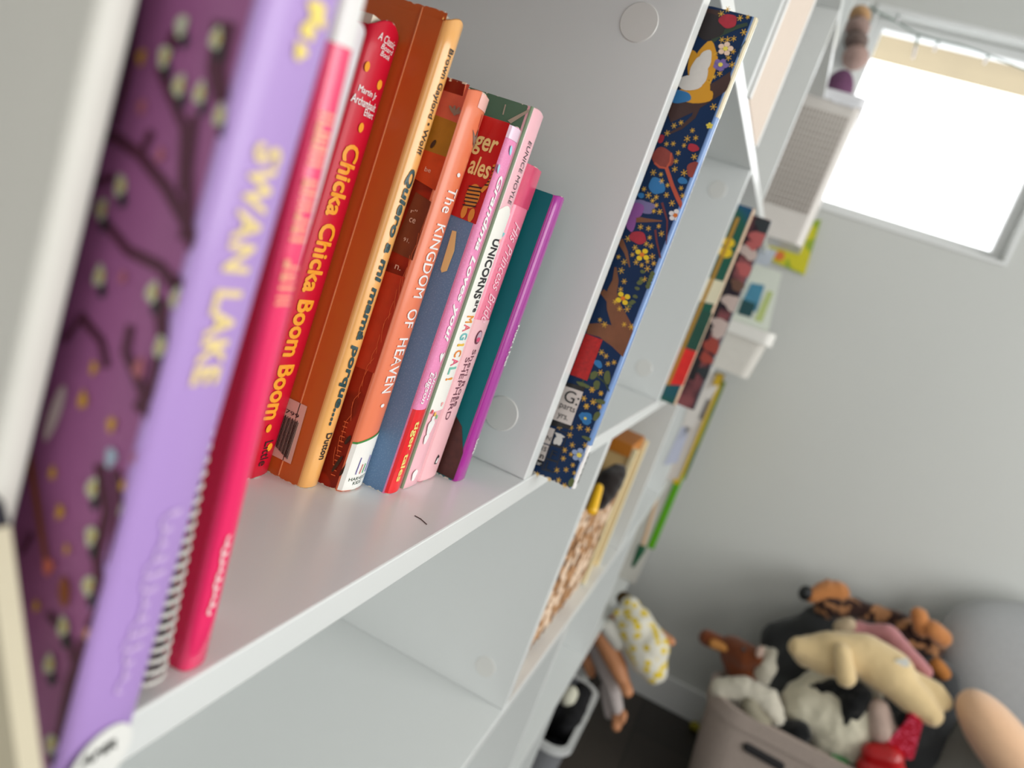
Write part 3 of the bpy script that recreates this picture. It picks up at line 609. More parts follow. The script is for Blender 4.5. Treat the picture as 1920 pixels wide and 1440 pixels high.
nstroke('branch_picture', mat('bark_print', (128, 78, 48), 0.5, 0.3, 120), [((c2(690, 430), c2(690, 520), c2(665, 600), c2(680, 700), c2(730, 820), c2(790, 960)), 2, 22), ((c2(600, 590), c2(650, 640), c2(690, 720)), 5, 10), ((c2(500, 840), c2(600, 850), c2(700, 900), c2(790, 960)), 9, 24), ((c2(720, 250), c2(760, 330), c2(785, 430)), 6, 1.2), ((c2(820, 110), c2(900, 118), c2(1000, 122)), 6, 1)])
nstroke('coral_stem_picture', mat('coral_print_n', (196, 84, 58), 0.5, 0.2, 90), [((c1(1030, 1120), c1(1070, 1240), c1(1100, 1310), c1(1140, 1390)), 3.4, 4), ((c1(950, 1085), c1(985, 1115), c1(1030, 1120), c1(1055, 1080), c1(1062, 1020)), 2, 1.6)])
nstroke('maroon_stem_picture', mat('maroon_print', (110, 44, 48), 0.5), [((c2(1000, 0), c2(1035, 120), c2(1030, 280)), 2.2, 1), ((c2(955, 180), c2(965, 260), c2(990, 370)), 2.2, 1.5)])
nart('thistle_picture', mat('thistle_print', (150, 62, 52), 0.5, .3, 200), [(*c1(1005, 1050), 14, 17, .2), (*c1(1215, 1130), 9, 15, .3)])
nart('red_rose_picture', mat('rose_print', (176, 36, 56), 0.5, .3, 300), [(*c1(1440, 140), 11, 12.5, 0), (*c2(840, 233), 10.5, 11.5, 0), (*c1(1208, 985), 7, 7, 0), (*c1(992, 925), 4, 8, 0)], .0004)
nart('hair_picture', mat('black_hair_print', (38, 30, 32)), [(*c1(1320, 180), 17, 24, .2)])
nart('yellow_dress_picture', mat('mustard_print', (222, 158, 30)), [(*c1(1290, 390), 12, 30, -.05), (*c1(1305, 480), 9, 34, -.05), (*c1(1215, 635), 24, 14, -.2), (*c1(1270, 590), 9, 20, -.25), (*c1(1205, 430), 6, 26, -.3)], .0003)
nart('white_wing_picture', mat('white_wing_print', (226, 222, 216), .5, .05, 400), [(*c1(1285, 405), 8, 20, -.1), (*c1(1245, 480), 11, 26, -.3), (*c1(1190, 550), 17, 14, -.3)], .0005)
nart('blue_hem_picture', mat('blue_print', (40, 120, 180)), [(*c1(1115, 645), 14, 12, -.2), (*c1(965, 1240), 11, 14, .5), (*c1(1137, 1205), 6, 6, 0), (*c1(860, 1303), 4, 5, 0), (*c3(548, 292), 6, 7, 0), (*c3(573, 285), 6, 7, 0), (*c3(567, 318), 6, 7, 0), (*c2(575, 1075), 6, 6, .4), (*c2(492, 1425), 8, 6, 0)], .00035)
nart('lilac_leaf_picture', mat('lilac_print', (122, 112, 160)), [(*c1(880, 1375), 14, 11, .1), (*c1(1390, 435), 9, 9, 0)], .0003, .2)
nart('violet_leaf_picture', mat('violet_print', (150, 84, 160)), [(*c1(830, 1400), 9, 14, -.5), (*c2(795, 110), 6, 24, -.3)], .0004)
def flower(u, v, r, n_, m1, m2, seed=0):
    p = hx(u, v, X-.0004); b = B()
    for k in range(n_):
        a = 2*math.pi*k/n_+seed; q = p+Vector((0, math.cos(a)*px(p, r)*.72, math.sin(a)*px(p, r)*.62)); disc(b, q+Vector((-.00002*k, 0, 0)), px(p, r)*.42, px(p, r)*.36, 0, 12, 0)
    disc(b, p+Vector((-.0003, 0, 0)), px(p, r)*.36, px(p, r)*.32, 0, 12, 1); link('flower_picture', b, [m1, m2], nv.o)
cr = mat('cream_petal', (244, 214, 190)); yl = mat('yellow_petal', (240, 206, 30)); oc = mat('orange_centre', (226, 120, 30)); vl = mat('violet_petal', (128, 108, 176)); pbu = mat('pale_blue_petal', (150, 170, 206)); ylc = mat('yellow_centre', (244, 226, 90)); whp = mat('white_petal', (238, 236, 236))
flower(*c1(1423, 325), 13, 5, cr, ylc, .3); flower(*c1(1390, 432), 12, 5, vl, ylc, .6); flower(*c2(868, 347), 13, 4, yl, oc, .3); flower(*c2(740, 638), 13, 4, yl, oc, .8)
flower(*c2(1090, 85), 12, 5, whp, oc, .2); flower(*c3(520, 545), 14, 5, pbu, ylc, .2); flower(*c3(560, 300), 8, 3, mat('blue_print', (40, 120, 180)), ylc, .5); flower(*c1(1317, 838), 6, 5, ylc, yl)
nart('leaf_picture', mat('olive_leaf_print', (92, 104, 56)), [(*c2(545, 1150), 4, 9, .3), (*c2(635, 1165), 4, 13, -.4), (*c2(565, 1215), 4, 9, -.3), (*c2(475, 1215), 9, 4, 0), (*c2(600, 1325), 6, 3, 0), (*c3(635, 285), 3.5, 10, .2), (*c3(655, 190), 7, 3, 0), (*c3(573, 435), 7, 3.4, 0), (*c3(468, 730), 4, 9, -.1)] + [(*c2(835+60*math.cos(t)*.6-t*14, 460+t*110+18*math.sin(t*5)), 3.2, 3.2, 0) for t in [i*.28 for i in range(9)]] + [(*c2(905+8*i, 560-22*i), 3, 4, .3) for i in range(5)], .0003)
nstroke('vine_picture', mat('dark_vine_print', (44, 66, 48)), [((c2(440, 1240), c2(480, 1180), c2(560, 1150), c2(620, 1200), c2(650, 1260)), 1.5, 1.5), ((c1(1560, 270), c1(1520, 330), c1(1510, 380)), .9, .9), ((c1(1330, 270), c1(1400, 220), c1(1500, 180), c1(1570, 160)), 6, 3)])
# printed game card panel and labels on the cover
def fpoly(name, m, pts, eps): return face_poly(nv.o, name, m, X, pts, eps)
fpoly('red_photo_label', mat('red_photo_print', (190, 26, 26), .4, .5, 500), (c2(492, 873), c2(606, 914), c2(502, 1187), c2(388, 1145)), .0005)
fpoly('dark_band', blk, (c3(440, 60), c3(562, 92), c3(548, 124), c3(425, 92)), .0005)
fpoly('white_label', mat('label_cream', (222, 212, 206)), (c3(418, 80), c3(548, 124), c3(466, 348), c3(330, 300)), .0006)
fpoly('dark_band', blk, (c3(340, 300), c3(470, 345), c3(460, 372), c3(322, 345)), .0005)
fpoly('white_label', mat('label_cream', (222, 212, 206)), (c3(300, 350), c3(360, 372), c3(325, 475), c3(262, 455)), .0006)
fpoly('white_label', mat('label_cream', (222, 212, 206)), (c3(262, 462), c3(320, 482), c3(285, 585), c3(225, 565)), .0006)
fpoly('dark_band', blk, (c3(228, 566), c3(280, 586), c3(270, 622), c3(216, 600)), .0006)
def ntext(body, pu0, pu1, hpx, m, bold=0.0):
    a = hx(*pu0, X); c = hx(*pu1, X); h_ = px(a, hpx)
    place_text(text_mesh(body, bold=bold), 'label_lettering', m, lambda s, t: Vector((X-.0009, a.y+(c.y-a.y)*s, a.z+(c.z-a.z)*s*0.15+h_*t)), 1, 1, nv.o)
ntext('G:', c3(412, 180), c3(512, 200), 23, blk); ntext('parts', c3(384, 235), c3(488, 262), 13, blk); ntext('yrs.', c3(370, 300), c3(440, 318), 12, blk)
ntext('N', c3(300, 438), c3(328, 446), 8, blk); ntext('1S', c3(268, 510), c3(300, 518), 9, blk, .01); ntext('n', c3(256, 562), c3(282, 568), 8, blk, .02); ntext('ar', c3(238, 604), c3(266, 610), 5, wht)
for pts in ((c3(365, 372), c3(440, 400), c3(410, 495), c3(330, 470)), (c3(330, 475), c3(408, 500), c3(380, 590), c3(300, 565)), (c3(298, 570), c3(378, 596), c3(350, 660), c3(270, 640))):
    b = B(); P_ = [hx(*q, X-.0005) for q in pts]
    for a, c in zip(P_, P_[1:]+P_[:1]): strip(b, [a, c], .00025, NX)
    link('tile_outline', b, blk, nv.o)
nart('white_leaf_emblem', mat('emblem_white', (222, 220, 216)), [(*c3(380, 445), 5, 11, .2), (*c3(388, 415), 6, 4, 0)], .0007, .15)
ntext('F', c3(322, 558), c3(362, 570), 16, mat('near_black_navy', (6, 20, 40)), .01); ntext('L', c3(290, 636), c3(330, 646), 16, mat('near_black_navy', (6, 20, 40)), .01)
# its spine print
squiggle(nv, 'spine_script', mat('spine_white_ink', (236, 240, 250)), (1345, 290), (1240, 565), .3, .75, .00025, 3, 26)
squiggle(nv, 'spine_script', mat('spine_white_ink', (236, 240, 250)), (1235, 580), (1130, 830), .35, .65, .0002, 6, 30)
nv.patch('white_barcode_foot', wht, .0006, hy(1105, 838, nv.yf).z)
nv.patch('gold_head', mat('cream_gold_spine', (226, 214, 180), .3, .1, 200, .5, .4), hy(1350, 230, nv.yf).z, .2752)
b = B()
for i in range(16):
    z = .004+i*.0013; strip(b, [Vector((nv.x0+.002, nv.yf-.0003, z)), Vector((nv.x1-.0012, nv.yf-.0003, z))], (.0002, .00035, .00015)[i % 3], Vector((0, -1, 0)))
link('barcode', b, blk, nv.o)
# --- hair on the shelf
b = B(); a, m_, c = hz(778, 967, .0002), hz(789, 973, .0002), hz(800, 983, .0002); tube(b, [a, m_, c], .00020, 6)
tag(link('hair_strand', b, mat('brown_hair', (70, 40, 40))), 'tiny curved dark hair lying on the white shelf in front of the books', 'hair')
# ================================================================== far half of the bookcase
def simple(name, a, c, m, label, cat, group=None, bev=.0006):
    b = B(); box(b, a, c, bev); return tag(link(name, b, m), label, cat, group)
# --- books behind the second divider
bg = Book('picture_book', 'blue and green picture book with yellow and red art beside the second divider', .9035, .9125, -.0190, .2460, .2, patch_mat('blue_green_cover', (10, 78, 116), (16, 88, 70), 9, .5, .4), mat('tan_spine', (222, 190, 160), .5), .0005, wearing=0)
YMIN[0] = -.0185
def onface(bk, name, m, pts, eps=.0004): return face_poly(bk.o, name, m, bk.x0, pts, eps)
onface(bg, 'red_picture', mat('poppy_print', (226, 30, 22), .4, .3, 90), ((1262, 640), (1308, 655), (1295, 728), (1240, 720)))
onface(bg, 'green_picture', mat('forest_print', (16, 74, 58), .4, .2, 90), ((1290, 575), (1345, 590), (1308, 660), (1262, 645)), .0005)
b = B()
for (u, v, r) in ((1366, 455, 9), (1360, 473, 10)): p = hx(u, v, bg.x0-.0008); disc(b, p, px(p, r)*1.3, px(p, r), 0, 14, 0)
link('yellow_picture', b, mat('yellow_print_b', (232, 196, 20)), bg.o)
onface(bg, 'white_picture', mat('cream_print_b', (228, 220, 190), .4), ((1325, 520), (1362, 530), (1345, 572), (1312, 565)), .0008)
b = B(); strip(b, [hx(u, v, bg.x0-.0009) for u, v in ((1384, 408), (1338, 518), (1292, 626), (1252, 722))], px(hx(1340, 520, .9), 3.2), Vector((-1, 0, 0))); link('gold_edge_picture', b, mat('gold_edge_print', (176, 130, 40)), bg.o)
fl_ = Book('hardback_book', 'dark hardback covered in pink and white flowers, standing past the tan-edged book', .9250, .9400, -.0400, .2420, .2, patch_mat('dark_floral_cover', (34, 24, 40), (148, 84, 88), 26, .50, .4, 0, 'noise', 0, .08), mat('black_spine', (26, 26, 44), .35, coat=.4), .0008, wearing=0)
YMIN[0] = -.0395; b = B()
for (u, v, r, k) in ((1422, 448, 13, 0), (1404, 472, 13, 1), (1410, 460, 8, 0), (1396, 505, 12, 0), (1372, 568, 14, 1), (1352, 612, 14, 1), (1345, 625, 9, 1), (1336, 650, 13, 2), (1325, 672, 10, 2), (1383, 535, 10, 3), (1322, 700, 11, 4), (1434, 425, 14, 4)):
    p = hx(u, v, fl_.x0-.0006); disc(b, p, px(p, r)*1.4, px(p, r), 0, 16, k, .3, .15, u)
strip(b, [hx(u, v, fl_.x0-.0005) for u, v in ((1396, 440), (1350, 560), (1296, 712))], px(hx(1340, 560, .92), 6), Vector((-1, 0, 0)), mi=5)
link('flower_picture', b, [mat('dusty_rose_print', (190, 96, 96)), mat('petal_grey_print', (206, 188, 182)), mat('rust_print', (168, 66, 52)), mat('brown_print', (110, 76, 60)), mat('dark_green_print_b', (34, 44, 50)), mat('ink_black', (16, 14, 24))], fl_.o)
# --- lidded tub with picture cards
tb = thing('storage_tub', (1.80, -.03, 0), 'white plastic tub with a thick rim, jutting over the middle shelf near the far wall', 'storage tub')
tubm = mat('tub_plastic', (226, 222, 214), .4, .02)
def shell(bm, x0, x1, y0, y1, z0, z1, th, tap=0.0, r=.02, seg=5):
    """open box with rounded corners and tapered walls"""
    def ring(ins, z, t):
        pts = []
        for cx, cy, a0 in ((x1-r, y1-r, 0), (x0+r, y1-r, 90), (x0+r, y0+r, 180), (x1-r, y0+r, 270)):
            for k in range(seg+1):
                a = math.radians(a0+90*k/seg); rr_ = max(.001, r-ins)
                sx = cx+(rr_)*math.cos(a); sy_ = cy+(rr_)*math.sin(a)
                mx_, my_ = (x0+x1)/2, (y0+y1)/2
                pts.append(bm.verts.new((mx_+(sx-mx_)*(1-t), my_+(sy_-my_)*(1-t), z)))
        return pts
    L = [ring(0, z0, tap), ring(0, z1, 0), ring(th, z1, 0), ring(th, z0+th, tap)]
    n = len(L[0])
    for a, c in zip(L, L[1:]):
        for k in range(n): bm.faces.new((a[k], a[(k+1) % n], c[(k+1) % n], c[k]))
    bm.faces.new(list(reversed(L[0]))); bm.faces.new(L[-1])
b = B(); shell(b, 1.72, 1.90, -.085, .10, 0.0005, .088, .003, .12, .02); link('tub_body', b, tubm, tb)
b = B(); shell(b, 1.712, 1.908, -.095, .11, .084, .112, .011, 0, .022); link('tub_rim', b, mat('tub_rim_plastic', (236, 234, 228), .35), tb)
def card(name, label, P4, x, th, m, z=None):
    ps = [hx(u, v, x) for u, v in P4]; b = B(); prism(b, ps, (th, 0, 0)); return tag(link(name, b, m), label, 'card', 'picture cards near the far end of the middle shelf')
c1_ = card('picture_card', 'white card with blue and green picture standing in the white tub', ((1402, 490), (1466, 512), (1440, 622), (1352, 600)), 1.76, .004, mat('card_white', (226, 232, 220), .4))
b = B(); ps = [hx(u, v, 1.7592) for u, v in ((1408, 530), (1434, 535), (1418, 585), (1386, 576))]; b.faces.new([b.verts.new(p) for p in ps]); o = link('blue_picture', b, mat('sea_print', (70, 140, 170), .5, .3, 40)); o.parent = c1_
b = B(); ps = [hx(u, v, 1.7592) for u, v in ((1440, 545), (1450, 548), (1428, 605), (1414, 600))]; b.faces.new([b.verts.new(p) for p in ps]); o = link('lime_picture', b, mat('lime_print', (190, 205, 130), .5)); o.parent = c1_
b = B(); ps = [hx(u, v, 1.7590) for u, v in ((1392, 560), (1418, 570), (1408, 596), (1382, 588))]; b.faces.new([b.verts.new(p) for p in ps]); o = link('dark_teal_picture', b, mat('dark_sea_print', (10, 70, 76), .5)); o.parent = c1_
c2_ = card('picture_card', 'bright yellow card with orange and green picture on the wall under the white slotted basket', ((1436, 425), (1540, 412), (1508, 516), (1448, 490)), 1.972, .004, patch_mat('yellow_card', (214, 206, 40), (150, 176, 50), 22, .5, .5))
b = B(); p = hx(1462, 480, 1.9712); disc(b, p, .012, .012, 0, 14); o = link('orange_picture', b, mat('orange_card_print', (226, 122, 60))); o.parent = c2_
b = B(); p = hx(1500, 492, 1.9712); disc(b, p, .010, .011, 0, 14); o = link('grey_picture', b, mat('grey_card_print', (140, 100, 90))); o.parent = c2_
c3_ = card('picture_card', 'pale blue card tucked behind the yellow card, beside the white tub', ((1428, 462), (1458, 470), (1440, 500), (1408, 490)), 1.90, .004, mat('card_pale_blue', (196, 204, 216), .4))
# --- white slotted basket on the upper shelf
wx0, wx1 = 1.64, 1.84
sb = thing('slotted_basket', (1.74, -.02, .297), 'tall white plastic basket with slotted sides, overhanging the upper shelf beside the window', 'basket')
b = B(); y0, y1 = -.075, .10; zt = .600
plast = mat('white_slotted_plastic', (222, 216, 210), .35, .01, 8, .5, .2)
shell(b, wx0, wx1, y0, y1, .2975, zt, .003, .04, .015); link('basket_body', b, plast, sb)
b = B()
for i in range(16):
    z = .36+.0125*i
    for j in range(14): yy = y0+.016+j*.0068; box(b, (wx0+.0005-.0012, yy, z), (wx0+.002, yy+.0026, z+.0100), 0)
link('slot_grid', b, mat('slot_shade', (176, 166, 158), .5), sb)
b = B(); shell(b, wx0-.004, wx1+.004, y0-.004, y1+.004, zt-.02, zt, .006, 0, .016); link('basket_rim', b, mat('rim_plastic', (232, 232, 236), .3), sb)
b = B()
for (u, v) in ((1564, 189), (1572, 192), (1582, 195), (1592, 197), (1600, 200)): p = hx(u, v, wx0-.003); ellipsoid(b, p, (.002, .0035, .004))
link('raised_letters', b, mat('gloss_white', (245, 245, 250), .1, coat=1), sb)
pp = thing('plush_toy', (1.74, -.02, .60), 'purple soft toy peeking out of the top of the slotted basket', 'soft toy')
b = B(); ellipsoid(b, Vector((1.72, -.015, .62)), (.04, .03, .045)); o = link('body', b, mat('purple_plush', (112, 74, 104), .95, .1, 90, .2, 0, .4), pp)
# --- cream box above
cb = thing('storage_box', (.74, .002, .297), 'cream fabric storage box with white edges on the upper shelf above the navy book', 'storage box')
b = B(); box(b, (.652, -.0005, .2975), (.832, .25, .575), .002); link('box_body', b, mat('cream_fabric', (226, 210, 196), .8, .04, 90, .3, 0, .4, 900), cb)
for xx in (.6495, .829):
    b = B(); box(b, (xx, -.0022, .2976), (xx+.006, .001, .577), .0008); link('edge_piping', b, mat('white_piping', (246, 246, 244), .5), cb)
# --- pennant
pn = [hx(u, v, 1.3) for u, v in ((1519, -12), (1572, -4), (1540, 36))]
b = B(); prism(b, pn, (.003, 0, 0)); tag(link('paper_pennant', b, mat('pennant_white', (232, 236, 246), .4, .08, 12)), 'white triangular paper pennant hanging from the top board', 'pennant')
# --- stacked brown hats by the window
k = 0
for (u, v, ru, rv, c, nm) in ((1604, 108, 24, 20, (176, 148, 140), 'dusty rose'), (1605, 78, 22, 15, (120, 104, 98), 'dark taupe'), (1608, 52, 22, 16, (160, 136, 128), 'pale taupe'), (1612, 30, 20, 12, (190, 152, 112), 'tan')):
    p = hx(u, v, 1.88); b = B(); z_ = px(p, rv); ellipsoid(b, p+Vector((0, .0, 0)), (.05, px(p, ru), z_)); k += 1
    tag(link('folded_cloth', b, mat('cloth_%s' % nm.replace(' ', '_'), c, .9, .1, 60, .2, 0, .4)), '%s folded cloth in the stack between bookcase and window' % nm, 'folded cloth', 'folded cloths stacked beside the window')
# ================================================================== lower level
# wicker basket
wk = thing('wicker_basket', (.86, .12, -.298), 'braided brown wicker basket on the lower shelf below the navy book', 'basket')
wm = patch_mat('wicker_braid', (176, 132, 92), (96, 62, 36), 60, .56, .7, 0, 'noise', .5, .06); wm2 = mat('wicker_pale', (226, 200, 174), .6, .15, 90)
b = B(); x0, x1, y0, y1, zb, zt = .672, .985, .020, .25, -.297, -.135
shell(b, x0+.008, x1-.008, y0+.008, y1-.008, zb, zt-.005, .004, .0, .03); link('basket_lining', b, mat('wicker_dark', (78, 52, 32), .9, .3, 50), wk)
b = B(); rr = random.Random(2); row = 0; z = zb+.010
while z < zt:
    path = [((x0, y1), (x0, y0)), ((x0, y0), (x1, y0))]
    for (a, c) in path:
        L = math.hypot(c[0]-a[0], c[1]-a[1]); n = int(L/.017)
        for i in range(n):
            s = (i+.5*(row % 2)+.25)/n; X_, Y_ = a[0]+(c[0]-a[0])*s, a[1]+(c[1]-a[1])*s
            d = Vector(((c[0]-a[0])/L, (c[1]-a[1])/L, 0)); t_ = .0085*(d+Vector((0, 0, (.75 if row % 2 else -.75))))
            j = Vector((rr.uniform(-.001, .001), rr.uniform(-.001, .001), rr.uniform(-.001, .001)))
            capsule(b, Vector((X_, Y_, z))-t_+j, Vector((X_, Y_, z))+t_+j, .0058, .0048, 8, 2, 1 if rr.random() < .38 else 0)
    z += .0115; row += 1
link('braided_wall', b, [wm, wm2], wk)
b = B()
for i in range(44):
    s = i/44; X_ = x0+(x1-x0)*s; capsule(b, Vector((X_-.006, y0, zt-.004)), Vector((X_+.006, y0-.001, zt+.006)), .006, .005, 8, 2, i % 2)
for i in range(30):
    s = i/30; Y_ = y0+(y1-y0)*s; capsule(b, Vector((x0, Y_-.006, zt-.004)), Vector((x0-.001, Y_+.006, zt+.006)), .006, .005, 8, 2, i % 2)
link('braided_rim', b, [wm, wm2], wk)
def fur(o, amt=.003, scale=.012):
    t = bpy.data.textures.new('tuft', 'CLOUDS'); t.noise_scale = scale; t.noise_depth = 1
    d = o.modifiers.new('tufts', 'DISPLACE'); d.texture = t; d.strength = amt; d.mid_level = .4
def blob(name, m, caps, parent=None, vox=.006, smooth=6, furry=0.0, fs=.012):
    """soft stuffed shape: tapered limbs given as photo points with their distance, fused into one skin"""
    b = B()
    for cpt in caps:
        (u1, v1, x1_, r1), (u2, v2, x2_, r2) = cpt[0], cpt[1]
        p, q = hx(u1, v1, x1_), hx(u2, v2, x2_); capsule(b, p, q, px(p, r1), px(q, r2), 16, 6)
    o = link(name, b, m, parent, True)
    r = o.modifiers.new('skin', 'REMESH'); r.mode = 'VOXEL'; r.voxel_size = vox; r.use_smooth_shade = True
    s = o.modifiers.new('soften', 'SMOOTH'); s.iterations = smooth; s.factor = .5
    if furry: fur(o, furry, fs)
    return o
def one(x): return x
bk_ = tag(blob('plush_toy', mat('black_fluff', (30, 22, 20), .95, .3, 90, .2, 0, .6, 300, .3), [((1142, 905, .86, 25), (1158, 885, .88, 18)), ((1125, 935, .84, 22), (1142, 905, .86, 24))], None, .005, 3, .006), 'black fluffy soft toy lying in the wicker basket', 'soft toy')
b = B(); p, q = hx(1122, 915, .80), hx(1110, 955, .78); capsule(b, p, q, px(p, 9), px(q, 11)); tag(link('yellow_block', b, mat('yellow_plastic', (246, 190, 10), .35, coat=.4)), 'smooth yellow plastic toy at the near end of the wicker basket', 'toy')
# wooden crate
cr_ = thing('wooden_crate', (1.08, .1, -.298), 'pale wooden box with an amber top band behind the wicker basket', 'wooden box')
wd = mat('pale_pine', (214, 182, 124), .6, .15, 20); wd2 = mat('amber_wood', (196, 118, 24), .5, .15, 20)
b = B(); box(b, (1.00, .018, -.2975), (1.010, .16, -.104), .001); box(b, (1.08, .018, -.2975), (1.090, .16, -.104), .001); box(b, (1.010, .15, -.2975), (1.08, .16, -.104), .001); box(b, (1.010, .018, -.2975), (1.08, .15, -.288), .001); link('crate_sides', b, wd, cr_)
b = B(); box(b, (.996, .020, -.104), (1.094, .166, -.086), .001); link('amber_lid', b, wd2, cr_)
b = B(); box(b, (.996, .012, -.2975), (1.008, .0195, -.090), .001); box(b, (1.082, .012, -.2975), (1.094, .0195, -.090), .001); link('corner_post', b, mat('cream_pine', (238, 222, 178), .6, .1, 20), cr_)
# white game box, folders at the end of the row
gb = thing('game_box', (1.83, 0, -.298), 'large white box with a yellow edge standing on end under the white tub', 'box')
b = B(); box(b, (1.80, -.019, -.2975), (1.85, .25, -.020), .001); link('box_body', b, mat('white_card_box', (222, 214, 206), .45, .04, 12), gb)
b = B(); box(b, (1.797, -.0225, -.2975), (1.853, -.018, -.018), .0005); box(b, (1.7975, -.0225, -.045), (1.852, -.006, -.017), .0005); box(b, (1.7975, -.0225, -.2978), (1.852, -.008, -.288), .0005); link('yellow_edge', b, mat('yellow_card_edge', (224, 184, 20), .4), gb)
YMIN[0] = -.019
def sheet(label, pts, c, extra=()):
    b = B(); ps = [hx(u, v, 1.6485) for u, v in pts]; prism(b, ps, (.0008, 0, 0)); o = tag(link('paper_sheet', b, mat('sheet_%d_%d_%d' % c, c, .6)), label, 'paper')
    for q, cc, nm in extra:
        b = B(); b.faces.new([b.verts.new(hx(u, v, 1.6480)) for u, v in q]); e = link(nm, b, mat('sheet_ink_%d' % cc[0], cc, .6)); e.parent = o
    return o
YMIN[0] = -9
sheet('white sheet with grey writing fixed to the upright panel left of the yellow-edged box', ((1296, 738), (1348, 722), (1300, 800), (1270, 830)), (226, 220, 214), ((((1325, 748), (1332, 750), (1318, 788), (1309, 784)), (120, 112, 108), 'grey_writing'),))
sheet('pale lavender sheet low on the upright panel left of the yellow-edged box', ((1278, 800), (1295, 800), (1270, 868), (1244, 872)), (200, 204, 224))
b = B(); box(b, (1.872, -.030, -.2975), (1.884, .2, -.035), .001); tag(link('picture_book', b, patch_mat('olive_cover', (112, 136, 40), (60, 110, 90), 7, .5, .4)), 'thin olive green book next to the yellow-edged white box', 'book', 'upright books and folders at the far end')
lf = thing('plastic_folder', (1.86, 0, -.596), 'lime green plastic folder edge sticking out below the yellow-edged box', 'folder')
zt_, zb__ = hx(1268, 885, 1.86).z, hx(1228, 1032, 1.86).z; yl_ = hx(1250, 960, 1.86).y
b = B(); box(b, (1.855, yl_-.006, zb__), (1.868, yl_+.012, zt_), .003); link('folder_spine', b, mat('lime_plastic', (88, 168, 0), .35, coat=.3), lf)
b = B(); box(b, (1.858, yl_+.004, -.5955), (1.866, .2, zt_-.004), .001); link('folder_sheet', b, mat('folder_clear', (206, 204, 196), .5), lf)
pt = thing('paintbrush', hx(1187, 1062, 1.8), 'pale stick with a dark green tip leaning on the lower shelf beside the lime folder', 'brush')
b = B(); p, q, r_ = hx(1187, 1060, 1.80), hx(1203, 1028, 1.80), hx(1236, 920, 1.80); capsule(b, q, r_, .006, .004, 10, 3); link('stick', b, mat('peach_wood', (216, 184, 148), .6), pt)
b = B(); capsule(b, p, q, .005, .0115, 12, 3); link('green_tip', b, mat('bottle_green', (10, 84, 50), .4), pt)
# ================================================================== doll
skin = mat('doll_skin', (206, 142, 100), .55, .05, 20, .4, .1); dress = patch_mat('lemon_print_cloth', (228, 224, 210), (226, 198, 50), 55, .42, .85, .2, 'voronoi', .4, .05); leg_ = mat('ribbed_white_cloth', (198, 188, 186), .85, .12, 160, .3, 0, .5)
dl = thing('baby_doll', (1.62, -.05, -.596), 'baby doll in a white dress with yellow lemons, legs dangling off the low shelf', 'doll')
blob('doll_body', skin, [((1150, 1180, 1.62, 22), (1185, 1145, 1.64, 20)), ((1128, 1188, 1.60, 22), (1158, 1250, 1.57, 18)), ((1158, 1250, 1.57, 18), (1170, 1282, 1.56, 12)), ((1170, 1280, 1.56, 12), (1176, 1296, 1.55, 12)),
  ((1120, 1215, 1.64, 18), (1150, 1290, 1.60, 12)), ((1150, 1290, 1.60, 12), (1160, 1335, 1.58, 10)), ((1160, 1333, 1.58, 11), (1156, 1362, 1.56, 10)), ((1170, 1338, 1.57, 7), (1168, 1352, 1.56, 6)),
  ((1205, 1165, 1.62, 12), (1240, 1190, 1.60, 9)), ((1240, 1190, 1.60, 9), (1258, 1203, 1.59, 9)), ((1100, 1238, 1.62, 12), (1108, 1262, 1.62, 10))], dl, .004, 4)
o = blob('hair', mat('doll_hair', (84, 66, 36), .9, .3, 200, .3, 0, .6), [((1168, 1122, 1.65, 13), (1178, 1128, 1.64, 12))], dl, .004, 3, .004)
blob('dress', dress, [((1182, 1138, 1.62, 20), (1192, 1175, 1.60, 36)), ((1192, 1178, 1.60, 36), (1214, 1228, 1.58, 38)), ((1200, 1160, 1.62, 22), (1222, 1215, 1.58, 34)), ((1214, 1228, 1.58, 36), (1226, 1255, 1.57, 26)), ((1162, 1152, 1.60, 12), (1185, 1190, 1.59, 22))], dl, .004, 3, .004, .03)
blob('nappy', mat('white_nappy', (216, 214, 206), .9, .05, 30, .3, 0, .3), [((1142, 1178, 1.59, 18), (1160, 1205, 1.58, 16))], dl, .004, 4)
blob('legging', leg_, [((1122, 1218, 1.63, 20), (1146, 1278, 1.59, 17)), ((1146, 1278, 1.59, 16), (1158, 1330, 1.575, 12)), ((1136, 1292, 1.6, 12), (1142, 1340, 1.59, 9))], dl, .004, 3)
sh = tag(blob('toy_shoe', mat('cream_shoe', (206, 200, 180), .7), [((1102, 1300, 1.50, 16), (1092, 1345, 1.48, 12))], None, .004, 4), 'cream rounded toy shoe hanging beside the grey bin', 'toy shoe')
# grey bin
bn = thing('storage_bin', (1.36, .05, -.894), 'grey plastic bin with pale rim pulled out of the lowest shelf, black toys inside', 'storage bin')
b = B(); shell(b, 1.235, 1.495, -.043, .20, -.8935, -.705, .004, .10, .035, 8); link('bin_body', b, mat('grey_bin_plastic', (120, 122, 126), .5), bn)
b = B(); shell(b, 1.228, 1.502, -.052, .21, -.712, -.700, .012, 0, .04, 8)
bmesh.ops.delete(b, geom=[f for f in b.faces if len(f.verts) > 8], context='FACES'); link('bin_rim', b, mat('bin_rim_plastic', (196, 198, 198), .4), bn)
tag(blob('plush_toy', mat('black_velvet', (16, 16, 20), .8, .3, 60, .3, 0, .4, 200), [((1062, 1370, 1.33, 24), (1090, 1300, 1.44, 20)), ((1040, 1350, 1.36, 30), (1060, 1310, 1.42, 20))], None, .006, 4, .004), 'black velvety soft toy filling the grey bin', 'soft toy')
tag(blob('plush_toy', mat('white_round_plush', (206, 204, 186), .9), [((1064, 1310, 1.38, 16), (1070, 1300, 1.39, 15))], None, .004, 4), 'small white round toy with green mark on top of the grey bin', 'soft toy')
